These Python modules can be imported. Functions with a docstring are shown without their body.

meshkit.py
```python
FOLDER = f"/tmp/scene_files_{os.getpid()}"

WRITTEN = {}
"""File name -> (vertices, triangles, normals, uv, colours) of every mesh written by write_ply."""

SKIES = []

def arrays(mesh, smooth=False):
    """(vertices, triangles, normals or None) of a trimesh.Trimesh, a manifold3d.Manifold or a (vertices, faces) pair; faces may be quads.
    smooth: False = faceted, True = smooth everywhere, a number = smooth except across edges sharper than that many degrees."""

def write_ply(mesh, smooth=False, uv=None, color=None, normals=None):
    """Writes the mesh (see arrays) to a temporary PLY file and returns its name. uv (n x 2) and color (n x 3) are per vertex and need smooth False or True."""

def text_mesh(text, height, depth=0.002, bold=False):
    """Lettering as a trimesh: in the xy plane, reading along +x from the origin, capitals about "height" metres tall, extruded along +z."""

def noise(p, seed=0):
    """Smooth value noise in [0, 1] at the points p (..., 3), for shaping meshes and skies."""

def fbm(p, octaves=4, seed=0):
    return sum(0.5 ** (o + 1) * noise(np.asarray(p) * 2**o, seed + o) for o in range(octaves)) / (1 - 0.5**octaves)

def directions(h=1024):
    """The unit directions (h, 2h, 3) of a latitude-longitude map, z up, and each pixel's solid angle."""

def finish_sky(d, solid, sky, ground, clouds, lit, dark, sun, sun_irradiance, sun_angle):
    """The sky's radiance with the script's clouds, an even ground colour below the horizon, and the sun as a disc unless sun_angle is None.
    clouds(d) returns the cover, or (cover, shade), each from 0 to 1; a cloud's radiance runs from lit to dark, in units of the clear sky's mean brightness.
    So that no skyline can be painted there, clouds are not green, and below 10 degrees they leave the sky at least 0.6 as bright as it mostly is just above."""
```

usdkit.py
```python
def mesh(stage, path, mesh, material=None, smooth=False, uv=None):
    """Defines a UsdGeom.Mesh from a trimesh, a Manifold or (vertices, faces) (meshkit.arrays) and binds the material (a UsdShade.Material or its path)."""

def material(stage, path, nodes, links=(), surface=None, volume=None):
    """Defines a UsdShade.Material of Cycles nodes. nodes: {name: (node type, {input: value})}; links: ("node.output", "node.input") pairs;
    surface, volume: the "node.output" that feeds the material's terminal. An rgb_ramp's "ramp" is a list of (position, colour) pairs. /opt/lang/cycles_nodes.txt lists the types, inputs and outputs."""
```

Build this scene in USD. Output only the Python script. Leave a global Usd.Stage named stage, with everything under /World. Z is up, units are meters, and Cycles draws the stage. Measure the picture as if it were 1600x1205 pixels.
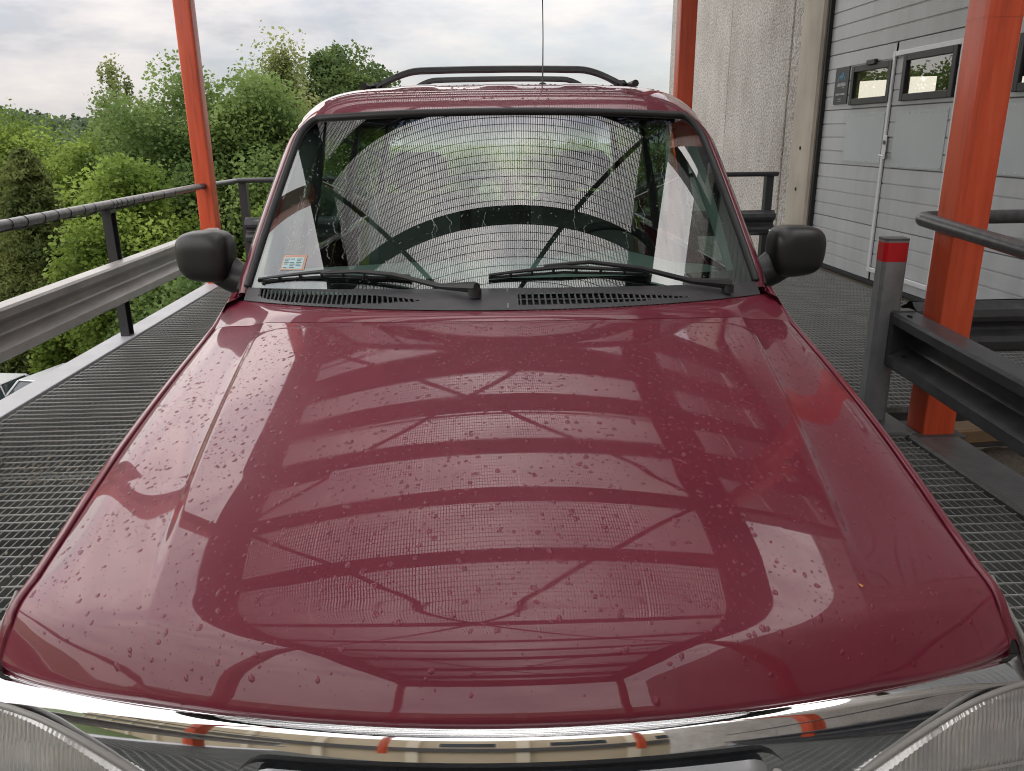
import math, random
import numpy as np, trimesh, usdkit, meshkit
from pxr import Usd, UsdGeom, UsdLux, UsdShade, Gf, Sdf, Vt

random.seed(7); RNG = np.random.default_rng(7)
stage = Usd.Stage.CreateInMemory()
UsdGeom.SetStageUpAxis(stage, UsdGeom.Tokens.z)
UsdGeom.Xform.Define(stage, '/World'); UsdGeom.Scope.Define(stage, '/World/Looks')

# ---------------------------------------------------------------- camera, sky, sun, exposure
FPX = 1242.0
def nz(v):
    v = np.array(v, float); return v / np.linalg.norm(v)
AY = nz([-70, -390, FPX]); _d = nz([38, 3950, FPX]); AZ = nz(-(_d - AY * (AY @ _d))); AX = np.cross(AY, AZ)
RM = np.stack([AX, AY, AZ])                    # world = RM @ (right, down, forward)
CAM = np.array([0, 0, 1.53])
cam = UsdGeom.Camera.Define(stage, '/World/camera')
m = Gf.Matrix4d(1.0)
for i, v in enumerate((RM[:, 0], -RM[:, 1], -RM[:, 2], CAM)):
    m.SetRow3(i, Gf.Vec3d(*map(float, v)))
cam.AddTransformOp().Set(m)
cam.CreateHorizontalApertureAttr(36.0); cam.CreateFocalLengthAttr(FPX / 1600 * 36); cam.CreateFStopAttr(0.0)
cam.CreateClippingRangeAttr(Gf.Vec2f(0.05, 5000)); cam.CreateExposureAttr(0.66)

SUN = nz([-0.44, -0.17, 0.88])
sun_elev, sun_rot = math.asin(SUN[2]), math.atan2(SUN[0], SUN[1])
sky = usdkit.material(stage, '/World/Looks/sky_air', {
    's': ('sky_texture', {'sky_type': 'single_scattering', 'sun_disc': False, 'sun_elevation': sun_elev, 'sun_rotation': sun_rot}),
    'tc': ('texture_coordinate', {}), 'sx': ('separate_xyz', {}),
    'mp': ('mapping', {'scale': (1.0, 1.0, 3.2)}),
    'n1': ('noise_texture', {'scale': 2.3, 'detail': 7.0, 'roughness': 0.58, 'distortion': 0.35}),
    'n2': ('noise_texture', {'scale': 4.4, 'detail': 6.0, 'roughness': 0.6}),
    'cover': ('rgb_ramp', {'ramp': [(0.40, (0.62, 0.62, 0.62)), (0.56, (1, 1, 1))]}),
    'tone': ('rgb_ramp', {'ramp': [(0.36, (4.0, 3.98, 4.2)), (0.5, (5.35, 5.12, 5.1)), (0.64, (6.3, 5.9, 5.6))]}),
    'zc': ('math', {'math_type': 'maximum', 'value2': 0.0}), 'ov': ('math', {'math_type': 'multiply_add', 'value2': 2.3, 'value3': 0.9}), 'ovc': ('combine_xyz', {}), 'tl': ('mix', {'mix_type': 'multiply', 'fac': 1.0}), 'mixc': ('mix', {}),
    'bg': ('background_shader', {'strength': 0.09})},
    [('tc.generated', 'mp.vector'), ('mp.vector', 'n1.vector'), ('mp.vector', 'n2.vector'), ('n1.fac', 'cover.fac'), ('n2.fac', 'tone.fac'),
     ('cover.color', 'mixc.fac'), ('s.color', 'mixc.color1'), ('tc.generated', 'sx.vector'), ('sx.z', 'zc.value1'), ('zc.value', 'ov.value1'), ('ov.value', 'ovc.x'), ('ov.value', 'ovc.y'), ('ov.value', 'ovc.z'), ('tone.color', 'tl.color1'), ('ovc.vector', 'tl.color2'), ('tl.color', 'mixc.color2'), ('mixc.color', 'bg.color')], surface='bg.background')
dome = UsdLux.DomeLight.Define(stage, '/World/sky'); dome.CreateIntensityAttr(1.0)
UsdShade.MaterialBindingAPI.Apply(dome.GetPrim()).Bind(sky)
dome.GetPrim().SetCustomDataByKey('kind', 'structure')
sun = UsdLux.DistantLight.Define(stage, '/World/sun')
sun.CreateNormalizeAttr(True); sun.CreateIntensityAttr(0.36); sun.CreateAngleAttr(172.0); sun.CreateColorAttr(Gf.Vec3f(1.0, 0.95, 0.87))
_z = SUN; _x = nz(np.cross([0, 0, 1], _z)); _y = np.cross(_z, _x); sm = Gf.Matrix4d(1.0)
for i, v in enumerate((_x, _y, _z)): sm.SetRow3(i, Gf.Vec3d(*map(float, v)))
sun.AddTransformOp().Set(sm)

# ---------------------------------------------------------------- helpers
COUNT = {}
def numbered(parent, name):
    k = (parent, name); n = COUNT.get(k, 0); COUNT[k] = n + 1
    return f'{parent}/{name}' if n == 0 else f'{parent}/{name}_{n:03d}'
def tag(o, label=None, cat=None, group=None, kind=None):
    p = o.GetPrim() if hasattr(o, 'GetPrim') else o
    for k, v in (('label', label), ('category', cat), ('group', group), ('kind', kind)):
        if v: p.SetCustomDataByKey(k, v)
    return p
def thing(name, label=None, cat=None, loc=(0, 0, 0), rz=0.0, group=None, kind=None):
    x = UsdGeom.Xform.Define(stage, numbered('/World', name))
    x.AddTranslateOp().Set(Gf.Vec3d(*map(float, loc)))
    if rz: x.AddRotateZOp().Set(float(rz))
    return tag(x, label, cat, group, kind)
def obj(name, mesh, mat, parent=None, smooth=False, label=None, cat=None, group=None, kind=None):
    path = numbered(str(parent.GetPath()) if parent else '/World', name)
    return tag(usdkit.mesh(stage, path, mesh, mat, smooth=smooth), label, cat, group, kind)
def copy_of(src, loc, rz, label, group=None):
    base = src.GetName()
    x = UsdGeom.Xform.Define(stage, numbered('/World', base))
    x.AddTranslateOp().Set(Gf.Vec3d(*map(float, loc))); x.AddRotateZOp().Set(float(rz))
    p = x.GetPrim(); p.GetReferences().AddInternalReference(src.GetPath()); p.SetInstanceable(True)
    return tag(p, label, src.GetCustomDataByKey('category'), group)

class MB:
    """collects pieces of one mesh"""
    def __init__(s): s.v, s.f, s.n = [], [], 0
    def add(s, v, f):
        v = np.asarray(v, float); f = np.asarray(f, int)
        if f.shape[1] == 4: f = np.vstack([f[:, [0, 1, 2]], f[:, [0, 2, 3]]])
        s.v.append(v); s.f.append(f + s.n); s.n += len(v); return s
    def tm(s, t): return s.add(t.vertices, t.faces)
    def box(s, lo, hi, ch=0.0):
        lo, hi = np.minimum(lo, hi).astype(float), np.maximum(lo, hi).astype(float)
        if ch <= 0:
            c = np.array([[x, y, z] for x in (lo[0], hi[0]) for y in (lo[1], hi[1]) for z in (lo[2], hi[2])])
            return s.add(c, [[0, 1, 3, 2], [4, 6, 7, 5], [0, 4, 5, 1], [2, 3, 7, 6], [0, 2, 6, 4], [1, 5, 7, 3]])
        return s.tm(rbox(lo, hi, ch))
    def bar(s, a, b, w, h, up=(0, 0, 1), ch=0.0):
        a, b = np.array(a, float), np.array(b, float); d = b - a; L = np.linalg.norm(d); d /= L
        x = np.cross(d, up); x = nz(x); u = np.cross(x, d)
        t = rbox([-w / 2, 0, -h / 2], [w / 2, L, h / 2], ch) if ch else trimesh.creation.box([w, L, h]).apply_translation([0, L / 2, 0])
        v = np.asarray(t.vertices); return s.add(a + v[:, :1] * x + v[:, 1:2] * d + v[:, 2:] * u, t.faces)
    def tube(s, pts, r, n=10, cap=True, closed=False):
        return s.add(*tube(pts, r, n, cap, closed))
    def out(s): return np.vstack(s.v), np.vstack(s.f)
def rbox(lo, hi, ch):
    lo, hi = np.array(lo, float), np.array(hi, float); ch = min(ch, 0.49 * (hi - lo).min())
    P = []
    for sx in (0, 1):
        for sy in (0, 1):
            for sz in (0, 1):
                c = np.where([sx, sy, sz], hi, lo); d = np.where([sx, sy, sz], -1, 1) * ch
                for k in range(3):
                    q = c + d; q[k] = c[k]; P.append(q)
    t = trimesh.convex.convex_hull(np.array(P)); return t
def tube(pts, r, n=10, cap=True, closed=False):
    p = np.asarray(pts, float); N = len(p); r = np.broadcast_to(np.asarray(r, float), (N,))
    if closed: t = np.roll(p, -1, 0) - np.roll(p, 1, 0)
    else: t = np.gradient(p, axis=0)
    t /= np.linalg.norm(t, axis=1, keepdims=True)
    ref = np.array([0, 0, 1.]) if abs(t[:, 2]).mean() < .85 else np.array([1., 0, 0])
    a = np.cross(t, ref); a /= np.linalg.norm(a, axis=1, keepdims=True); b = np.cross(a, t)
    th = np.arange(n) / n * 2 * np.pi
    v = (p[:, None] + r[:, None, None] * (np.cos(th)[None, :, None] * a[:, None] + np.sin(th)[None, :, None] * b[:, None])).reshape(-1, 3)
    f = []
    for i in range(N if closed else N - 1):
        j = (i + 1) % N
        for k in range(n):
            l = (k + 1) % n; f.append([i * n + k, i * n + l, j * n + l, j * n + k])
    f = np.array(f); f = np.vstack([f[:, [0, 1, 2]], f[:, [0, 2, 3]]])
    if cap and not closed:
        v = np.vstack([v, p[0], p[-1]]); c0, c1 = N * n, N * n + 1; k = np.arange(n); l = (k + 1) % n
        f = np.vstack([f, np.stack([np.full(n, c0), l, k], 1), np.stack([np.full(n, c1), (N - 1) * n + k, (N - 1) * n + l], 1)])
    return v, f
def grid(P):
    """P (a, b, 3) -> mesh"""
    a, b = P.shape[:2]; i = np.arange(a * b).reshape(a, b)
    return P.reshape(-1, 3), np.stack([i[:-1, :-1], i[1:, :-1], i[1:, 1:], i[:-1, 1:]], -1).reshape(-1, 4)
def prism(poly, axis, lo, hi):
    """polygon (n,2) in the two other axes, extruded along axis between lo and hi"""
    from shapely.geometry import Polygon
    t = trimesh.creation.extrude_polygon(Polygon(poly), hi - lo, engine='earcut'); v = np.array(t.vertices); v[:, 2] += lo
    if axis == 'x': v = v[:, [2, 0, 1]]
    elif axis == 'y': v = v[:, [0, 2, 1]]; 
    f = np.array(t.faces)
    if axis == 'y': f = f[:, ::-1]
    return v, f
def smoothstep(a, b, x):
    t = np.clip((x - a) / (b - a), 0, 1); return t * t * (3 - 2 * t)

# ---------------------------------------------------------------- materials
def mat(name, col, rough=.5, metal=0.0, var=None, vscale=4.0, col2=None, bump=0.0, bscale=60.0, coat=0.0, spec=0.5, stretch=(1, 1, 1), rvar=0.0, bdist=0.01, **kw):
    nodes = {'p': ('principled_bsdf', dict(base_color=col, roughness=rough, metallic=metal, coat_weight=coat, coat_roughness=.02, specular_ior_level=spec, **kw))}
    links = []
    nodes['g'] = ('geometry', {}); nodes['mp'] = ('mapping', {'scale': stretch}); links.append(('g.position', 'mp.vector'))
    if col2 is not None:
        nodes['n'] = ('noise_texture', {'scale': vscale, 'detail': 6.0, 'roughness': .62})
        nodes['r'] = ('rgb_ramp', {'ramp': [(.36, col), (.66, col2)]})
        links += [('mp.vector', 'n.vector'), ('n.fac', 'r.fac'), ('r.color', 'p.base_color')]
        if rvar:
            nodes['mr'] = ('map_range', {'from_min': .3, 'from_max': .7, 'to_min': max(.02, rough - rvar), 'to_max': rough + rvar, 'clamp': True})
            links += [('n.fac', 'mr.value'), ('mr.result', 'p.roughness')]
    if bump:
        nodes['bn'] = ('noise_texture', {'scale': bscale, 'detail': 4.0, 'roughness': .6}); nodes['b'] = ('bump', {'strength': bump, 'distance': bdist})
        links += [('mp.vector', 'bn.vector'), ('bn.fac', 'b.height'), ('b.normal', 'p.normal')]
    return usdkit.material(stage, '/World/Looks/' + name, nodes, links, surface='p.BSDF')
def glass(name, tint, base=.09, gain=.9, power=4.0):
    return usdkit.material(stage, '/World/Looks/' + name, {
        'lw': ('layer_weight', {'blend': .5}), 'pw': ('math', {'math_type': 'power', 'value2': power}), 'ma': ('math', {'math_type': 'multiply_add', 'value2': gain, 'value3': base, 'use_clamp': True}),
        't': ('transparent_bsdf', {'color': tint}), 'g': ('glossy_bsdf', {'color': (1, 1, 1), 'roughness': 0.0}), 'mx': ('mix_closure', {})},
        [('lw.facing', 'pw.value1'), ('pw.value', 'ma.value1'), ('ma.value', 'mx.fac'), ('t.BSDF', 'mx.closure1'), ('g.BSDF', 'mx.closure2')], surface='mx.closure')
def leafmat(name, c1, c2, scale=.5):
    return usdkit.material(stage, '/World/Looks/' + name, {
        'g': ('geometry', {}), 'n': ('noise_texture', {'scale': scale, 'detail': 4.0}), 'a': ('math', {'math_type': 'multiply_add', 'value2': .2, 'value3': 0.05}), 'ad': ('math', {'math_type': 'add'}),
        'r': ('rgb_ramp', {'ramp': [(.42, c1), (.82, c2)]}), 'd': ('principled_bsdf', {'roughness': .55, 'specular_ior_level': .15}), 't': ('translucent_bsdf', {}), 'mx': ('mix_closure', {'fac': .45})},
        [('g.position', 'n.vector'), ('g.random_per_island', 'a.value1'), ('n.fac', 'ad.value1'), ('a.value', 'ad.value2'), ('ad.value', 'r.fac'), ('r.color', 'd.base_color'), ('r.color', 't.color'),
         ('d.BSDF', 'mx.closure1'), ('t.BSDF', 'mx.closure2')], surface='mx.closure')
M = {}
M['paint'] = usdkit.material(stage, '/World/Looks/burgundy_paint', {
    'g': ('geometry', {}), 'n1': ('noise_texture', {'scale': 30.0, 'detail': 3.0}), 'n2': ('noise_texture', {'scale': 7.0, 'detail': 8.0, 'roughness': .7}), 'r': ('rgb_ramp', {'ramp': [(.35, (.098, .0052, .0165)), (.70, (.116, .0085, .0215))]}),
    'mr': ('map_range', {'from_min': .4, 'from_max': .75, 'to_min': .008, 'to_max': .07, 'clamp': True}), 'b': ('bump', {'strength': 1.0, 'distance': .000016}),
    'p': ('principled_bsdf', {'roughness': .42, 'coat_weight': 1.0, 'coat_ior': 1.51, 'specular_ior_level': .25})},
    [('g.position', 'n1.vector'), ('g.position', 'n2.vector'), ('n2.fac', 'r.fac'), ('r.color', 'p.base_color'), ('n2.fac', 'mr.value'), ('mr.result', 'p.coat_roughness'), ('n1.fac', 'b.height'), ('b.normal', 'p.normal'), ('b.normal', 'p.coat_normal')], surface='p.BSDF')
M['drop'] = usdkit.material(stage, '/World/Looks/water_on_paint', {'p': ('principled_bsdf', {'base_color': (.105, .0055, .019), 'roughness': .4, 'coat_weight': 1.0, 'coat_roughness': .0, 'coat_ior': 1.45, 'specular_ior_level': .2}),
    't': ('transparent_bsdf', {}), 'mx': ('mix_closure', {'fac': .55})}, [('t.BSDF', 'mx.closure1'), ('p.BSDF', 'mx.closure2')], surface='mx.closure')
M['black'] = mat('black_plastic', (.012, .012, .013), .45, bump=.15, bscale=900, bdist=.001)
M['cowl'] = mat('weathered_cowl_plastic', (.034, .034, .037), .4, col2=(.052, .052, .056), vscale=14, bump=.25, bscale=700, bdist=.001)
M['rubber'] = mat('black_rubber', (.012, .012, .013), .6)
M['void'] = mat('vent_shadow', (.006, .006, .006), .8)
M['mirror_shell'] = mat('mirror_housing_plastic', (.0095, .0095, .010), .34, bump=.2, bscale=1200, bdist=.0006)
M['chrome'] = mat('chrome', (.78, .79, .80), .04, metal=1.0)
M['silver'] = mat('satin_silver', (.27, .28, .29), .32, metal=.6)
M['lens'] = mat('headlight_lens', (.46, .46, .44), .14, metal=.5, coat=1.0, col2=(.33, .325, .31), vscale=9)
M['lamprim'] = mat('lamp_edge_grey', (.22, .215, .20), .35)
M['amber'] = mat('clear_signal_lens', (.5, .48, .44), .12, coat=1.0)
M['wsglass'] = usdkit.material(stage, '/World/Looks/windscreen_glass', {
    'lw': ('layer_weight', {'blend': .5}), 'pw': ('math', {'math_type': 'power', 'value2': 3.4}), 'ma': ('math', {'math_type': 'multiply_add', 'value2': .26, 'value3': .15, 'use_clamp': True}),
    'geo': ('geometry', {}), 'sx': ('separate_xyz', {}), 'band': ('map_range', {'from_min': 1.50, 'from_max': 1.565, 'clamp': True}), 'rp': ('rgb_ramp', {'ramp': [(0, (.58, .70, .66)), (1, (.07, .08, .13))]}),
    't': ('transparent_bsdf', {}), 'g': ('glossy_bsdf', {'color': (1, 1, 1), 'roughness': 0.0}), 'mx': ('mix_closure', {})},
    [('lw.facing', 'pw.value1'), ('pw.value', 'ma.value1'), ('ma.value', 'mx.fac'), ('geo.position', 'sx.vector'), ('sx.z', 'band.value'), ('band.result', 'rp.fac'), ('rp.color', 't.color'), ('t.BSDF', 'mx.closure1'), ('g.BSDF', 'mx.closure2')], surface='mx.closure')
M['sideglass'] = glass('side_glass', (.45, .55, .52), .07)
M['rearglass'] = glass('dark_rear_glass', (.62, .68, .60), .05)
M['frit'] = mat('black_glass_border', (.006, .006, .007), .06, coat=1.0)
M['dash'] = mat('grey_dashboard', (.24, .30, .28), .6, bump=.2, bscale=500, bdist=.001)
M['cloth'] = mat('seat_cloth', (.16, .175, .17), .9)
M['interior'] = mat('dark_interior', (.03, .033, .033), .85)
M['tyre'] = mat('tyre', (.02, .02, .02), .8)
M['rim'] = mat('alloy_rim', (.5, .5, .5), .3, metal=1.0)
M['orange'] = usdkit.material(stage, '/World/Looks/orange_steel_paint', {
    'g': ('geometry', {}), 'mp': ('mapping', {'scale': (14, 14, 1.1)}), 'n': ('noise_texture', {'scale': 1.0, 'detail': 7.0, 'roughness': .65}), 'r': ('rgb_ramp', {'ramp': [(.30, (.40, .062, .030)), (.48, (.58, .072, .022)), (.66, (.63, .098, .036)), (.80, (.54, .17, .11))]}),
    'n2': ('noise_texture', {'scale': 34, 'detail': 6.0, 'roughness': .7}), 'r2': ('rgb_ramp', {'ramp': [(.70, (0, 0, 0)), (.76, (1, 1, 1))]}), 'mx': ('mix', {'color2': (.16, .06, .035)}),
    'rr': ('map_range', {'from_min': .3, 'from_max': .7, 'to_min': .25, 'to_max': .55, 'clamp': True}), 'b': ('bump', {'strength': .12, 'distance': .004}), 'p': ('principled_bsdf', {'coat_weight': .2, 'coat_roughness': .08})},
    [('g.position', 'mp.vector'), ('mp.vector', 'n.vector'), ('n.fac', 'r.fac'), ('g.position', 'n2.vector'), ('n2.fac', 'r2.fac'), ('r2.color', 'mx.fac'), ('r.color', 'mx.color1'), ('mx.color', 'p.base_color'), ('n.fac', 'rr.value'), ('rr.result', 'p.roughness'), ('n2.fac', 'b.height'), ('b.normal', 'p.normal')], surface='p.BSDF')
M['steel'] = mat('galvanised_steel', (.30, .31, .32), .42, metal=.5, col2=(.22, .23, .24), vscale=7, bump=.1, bscale=50)
M['kerbsteel'] = mat('pale_galvanised_flat', (.40, .405, .425), .45, metal=.1, col2=(.32, .325, .345), vscale=3)
M['guard'] = mat('dark_guardrail_steel', (.32, .305, .29), .36, metal=.2, col2=(.43, .41, .39), vscale=5, bump=.25, bscale=130, stretch=(1, .5, 1), bdist=.003)
M['rail'] = mat('wet_black_rail', (.11, .11, .112), .32, col2=(.20, .20, .195), vscale=22, bump=.4, bscale=220, bdist=.003)
M['wetrail'] = mat('wet_black_tube', (.045, .046, .048), .26, col2=(.075, .076, .077), vscale=30, bump=.35, bscale=240, bdist=.002)
M['post'] = mat('dark_rail_post', (.04, .042, .046), .32, metal=.2, bump=.15, bscale=160, bdist=.002)
M['blackguard'] = mat('wet_black_guardrail', (.038, .040, .044), .28, col2=(.06, .063, .068), vscale=12, bump=.35, bscale=260, bdist=.002)
M['grate'] = mat('floor_grating_steel', (.155, .165, .16), .5, metal=.15, col2=(.23, .24, .23), vscale=3.5)
M['rod'] = mat('grating_cross_rod', (.27, .28, .265), .42, metal=.15, col2=(.37, .375, .355), vscale=3)
M['deckgrate'] = mat('deck_grating_steel', (.10, .10, .10), .6)
M['beam'] = mat('dark_deck_steel', (.045, .042, .042), .5, col2=(.06, .055, .055), vscale=2)
M['plaster'] = usdkit.material(stage, '/World/Looks/exposed_aggregate_concrete', {
    'g': ('geometry', {}), 'mp': ('mapping', {'scale': (1, 1.2, .8)}), 'n': ('noise_texture', {'scale': 1.3, 'detail': 6.0, 'roughness': .6}), 'r': ('rgb_ramp', {'ramp': [(.34, (.36, .33, .305)), (.68, (.50, .475, .45))]}),
    'v': ('noise_texture', {'scale': 30.0, 'detail': 3.0, 'roughness': .7}), 'rv': ('rgb_ramp', {'ramp': [(.34, (.50, .49, .48)), (.52, (1, 1, 1)), (.66, (1.28, 1.27, 1.24))]}), 'm': ('mix', {'mix_type': 'multiply', 'fac': 1.0}),
    'b': ('bump', {'strength': 1.0, 'distance': .03}), 'p': ('principled_bsdf', {'roughness': .9})},
    [('g.position', 'mp.vector'), ('mp.vector', 'n.vector'), ('n.fac', 'r.fac'), ('g.position', 'v.vector'), ('v.fac', 'rv.fac'), ('r.color', 'm.color1'), ('rv.color', 'm.color2'), ('m.color', 'p.base_color'), ('v.fac', 'b.height'), ('b.normal', 'p.normal')], surface='p.BSDF')
M['concrete'] = mat('smooth_pale_concrete', (.42, .375, .31), .8, col2=(.31, .28, .235), vscale=2.6, bump=.3, bscale=30, stretch=(1, 1, .4))
M['wetconc'] = mat('wet_dark_concrete', (.075, .076, .078), .35, col2=(.11, .11, .11), vscale=10, bump=.3, bscale=90)
M['gravel'] = mat('brown_gravel', (.085, .07, .052), .8, col2=(.15, .125, .095), vscale=70, bump=.9, bscale=90, bdist=.03)
M['wood'] = mat('wet_timber', (.20, .12, .06), .7, col2=(.10, .07, .045), vscale=14, stretch=(.3, 3, 3))
M['door'] = mat('grey_door_sheet', (.44, .455, .468), .42, col2=(.38, .395, .405), vscale=3.2, bump=.12, bscale=90, stretch=(1, 1.6, .22), bdist=.002)
M['patch'] = mat('grey_patch_plate', (.40, .435, .455), .36, col2=(.43, .465, .48), vscale=2.2)
M['alu'] = mat('pale_aluminium_frame', (.62, .63, .65), .4, metal=.15)
M['wframe'] = mat('black_window_frame', (.014, .014, .015), .5)
M['pane'] = glass('door_window_glass', (.84, .84, .82), .10, .5, 4)
M['hall'] = mat('hall_inside', (.12, .115, .10), .9)
M['lit'] = usdkit.material(stage, '/World/Looks/added_cream_glow', {'e': ('emission', {'color': (1.0, .93, .82), 'strength': .95})}, surface='e.emission')  # plain emission for the added cream panels
M['sign'] = mat('charcoal_sign', (.022, .024, .027), .5)
M['signwhite'] = mat('sign_print_white', (.55, .56, .57), .6)
M['signblue'] = mat('sign_print_blue', (.09, .32, .50), .6)
M['red'] = mat('red_reflective_band', (.52, .008, .014), .35)
M['asphalt'] = mat('lower_ground_asphalt', (.045, .047, .045), .85, col2=(.06, .065, .055), vscale=.3)
M['grass'] = mat('far_grass', (.045, .075, .018), .9, col2=(.07, .095, .03), vscale=.05)
M['beige'] = mat('beige_wall_panel', (.44, .36, .25), .8, col2=(.40, .33, .23), vscale=.6)
M['beige2'] = mat('pale_beige_pilaster', (.55, .48, .37), .8)
M['window'] = mat('far_window', (.03, .035, .04), .1)
M['carwhite'] = mat('white_car_paint', (.55, .57, .58), .3, coat=.6)
M['carglass'] = mat('parked_car_glass', (.03, .04, .045), .08, coat=.5)
M['bark'] = mat('bark', (.07, .055, .042), .9, col2=(.11, .095, .08), vscale=8)
M['birchbark'] = mat('birch_bark', (.42, .40, .36), .8, col2=(.12, .11, .10), vscale=7)
M['sticker_orange'] = mat('sticker_orange', (.50, .27, .19), .5)
M['sticker_cyan'] = mat('sticker_cyan', (.42, .58, .60), .5)
M['ink'] = mat('sticker_ink', (.06, .12, .14), .6)
M['litter'] = mat('brown_litter', (.13, .10, .065), .9, col2=(.24, .21, .15), vscale=40)
M['leafscrap'] = mat('orange_leaf', (.42, .17, .035), .6)
M['vest'] = mat('lime_vest', (.45, .62, .06), .7)
L_ = {'maple': leafmat('maple_leaf', (.072, .122, .034), (.225, .305, .09)), 'light': leafmat('light_leaf', (.095, .15, .026), (.29, .38, .075)),
      'birch': leafmat('birch_leaf', (.12, .155, .05), (.36, .38, .15)), 'spruce': leafmat('spruce_needle', (.055, .080, .024), (.19, .215, .065)),
      'oak': leafmat('oak_leaf', (.058, .095, .032), (.17, .23, .07)), 'hill': leafmat('hill_leaf', (.06, .09, .05), (.11, .15, .075), .06), 'dry': leafmat('dry_leaf', (.06, .055, .025), (.14, .12, .06))}

# ================================================================ ground far below, hill
def ground():
    n = 60; xs = np.linspace(-1, 1, n); X, Yv = np.meshgrid(np.sign(xs) * np.abs(xs) ** 2 * 900, np.sign(xs) * np.abs(xs) ** 2 * 900, indexing='ij')
    obj('ground', grid(np.stack([X, Yv, np.full_like(X, -7.5)], -1)), M['grass'], kind='structure')
    x, y = np.meshgrid(np.linspace(-24, 12, 12), np.linspace(-20, 27.5, 12), indexing='ij')
    obj('lower_yard', grid(np.stack([x, y, np.full_like(x, -7.496)], -1)), M['asphalt'], kind='structure')
ground()
def hill():
    a, b = np.meshgrid(np.linspace(0, 1, 40), np.linspace(0, 1, 20), indexing='ij')
    x = -420 + 380 * a; y = 190 + 200 * b
    ridge = 26 * np.exp(-((x + 250) / 85) ** 2) + 5 * np.exp(-((x + 120) / 60) ** 2)
    z = -7.5 + (ridge + 3 * meshkit.noise(np.stack([x / 30, y / 30, x * 0], -1))) * np.sin(np.pi * np.clip(b * 1.0, 0, 1)) ** .7
    obj('far_hill', grid(np.stack([x, y, z], -1)), M['grass'], kind='structure', smooth=True)
    n = 2600; ax, bx = RNG.random(n), RNG.random(n) * .75
    px, py = -420 + 380 * ax, 190 + 200 * bx
    pz = -7.5 + (26 * np.exp(-((px + 250) / 85) ** 2) + 5 * np.exp(-((px + 120) / 60) ** 2)) * np.sin(np.pi * bx) ** .7
    P, S = [], []
    for i in range(n):
        k = 22; h = RNG.uniform(5, 9); q = RNG.normal(size=(k, 3)); q /= np.linalg.norm(q, axis=1, keepdims=True)
        cone = RNG.random() < .35
        q *= np.array([2.4, 2.4, h / 2])
        if cone: q[:, :2] *= (1 - (q[:, 2:] / h + .5)) * 1.2
        P.append(q + [px[i], py[i], pz[i] + h / 2])
    P = np.vstack(P); obj('far_forest', leaves(P, 2.0, RNG), L_['hill'], label='distant wooded ridge low on the horizon at the far left', cat='forest', kind='stuff')
def leaves(P, size, rng, up=.25, aspect=1.5, lit=None):
    n = len(P); s = size * rng.uniform(.6, 1.3, n)[:, None]
    nrm = rng.normal(size=(n, 3)); nrm[:, 2] = np.abs(nrm[:, 2]) + up; nrm /= np.linalg.norm(nrm, axis=1, keepdims=True)
    t = rng.normal(size=(n, 3)); t -= nrm * (t * nrm).sum(1, keepdims=True); t /= np.linalg.norm(t, axis=1, keepdims=True); b = np.cross(nrm, t)
    a_ = s * .5; b_ = s * .5 / aspect
    v = np.stack([P - t * a_, P + b * b_, P + t * a_, P - b * b_ + nrm * s * .08], 1).reshape(-1, 3)
    i = np.arange(n)[:, None] * 4
    return v, np.vstack([i + [0, 1, 2], i + [0, 2, 3]])
hill()

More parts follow.
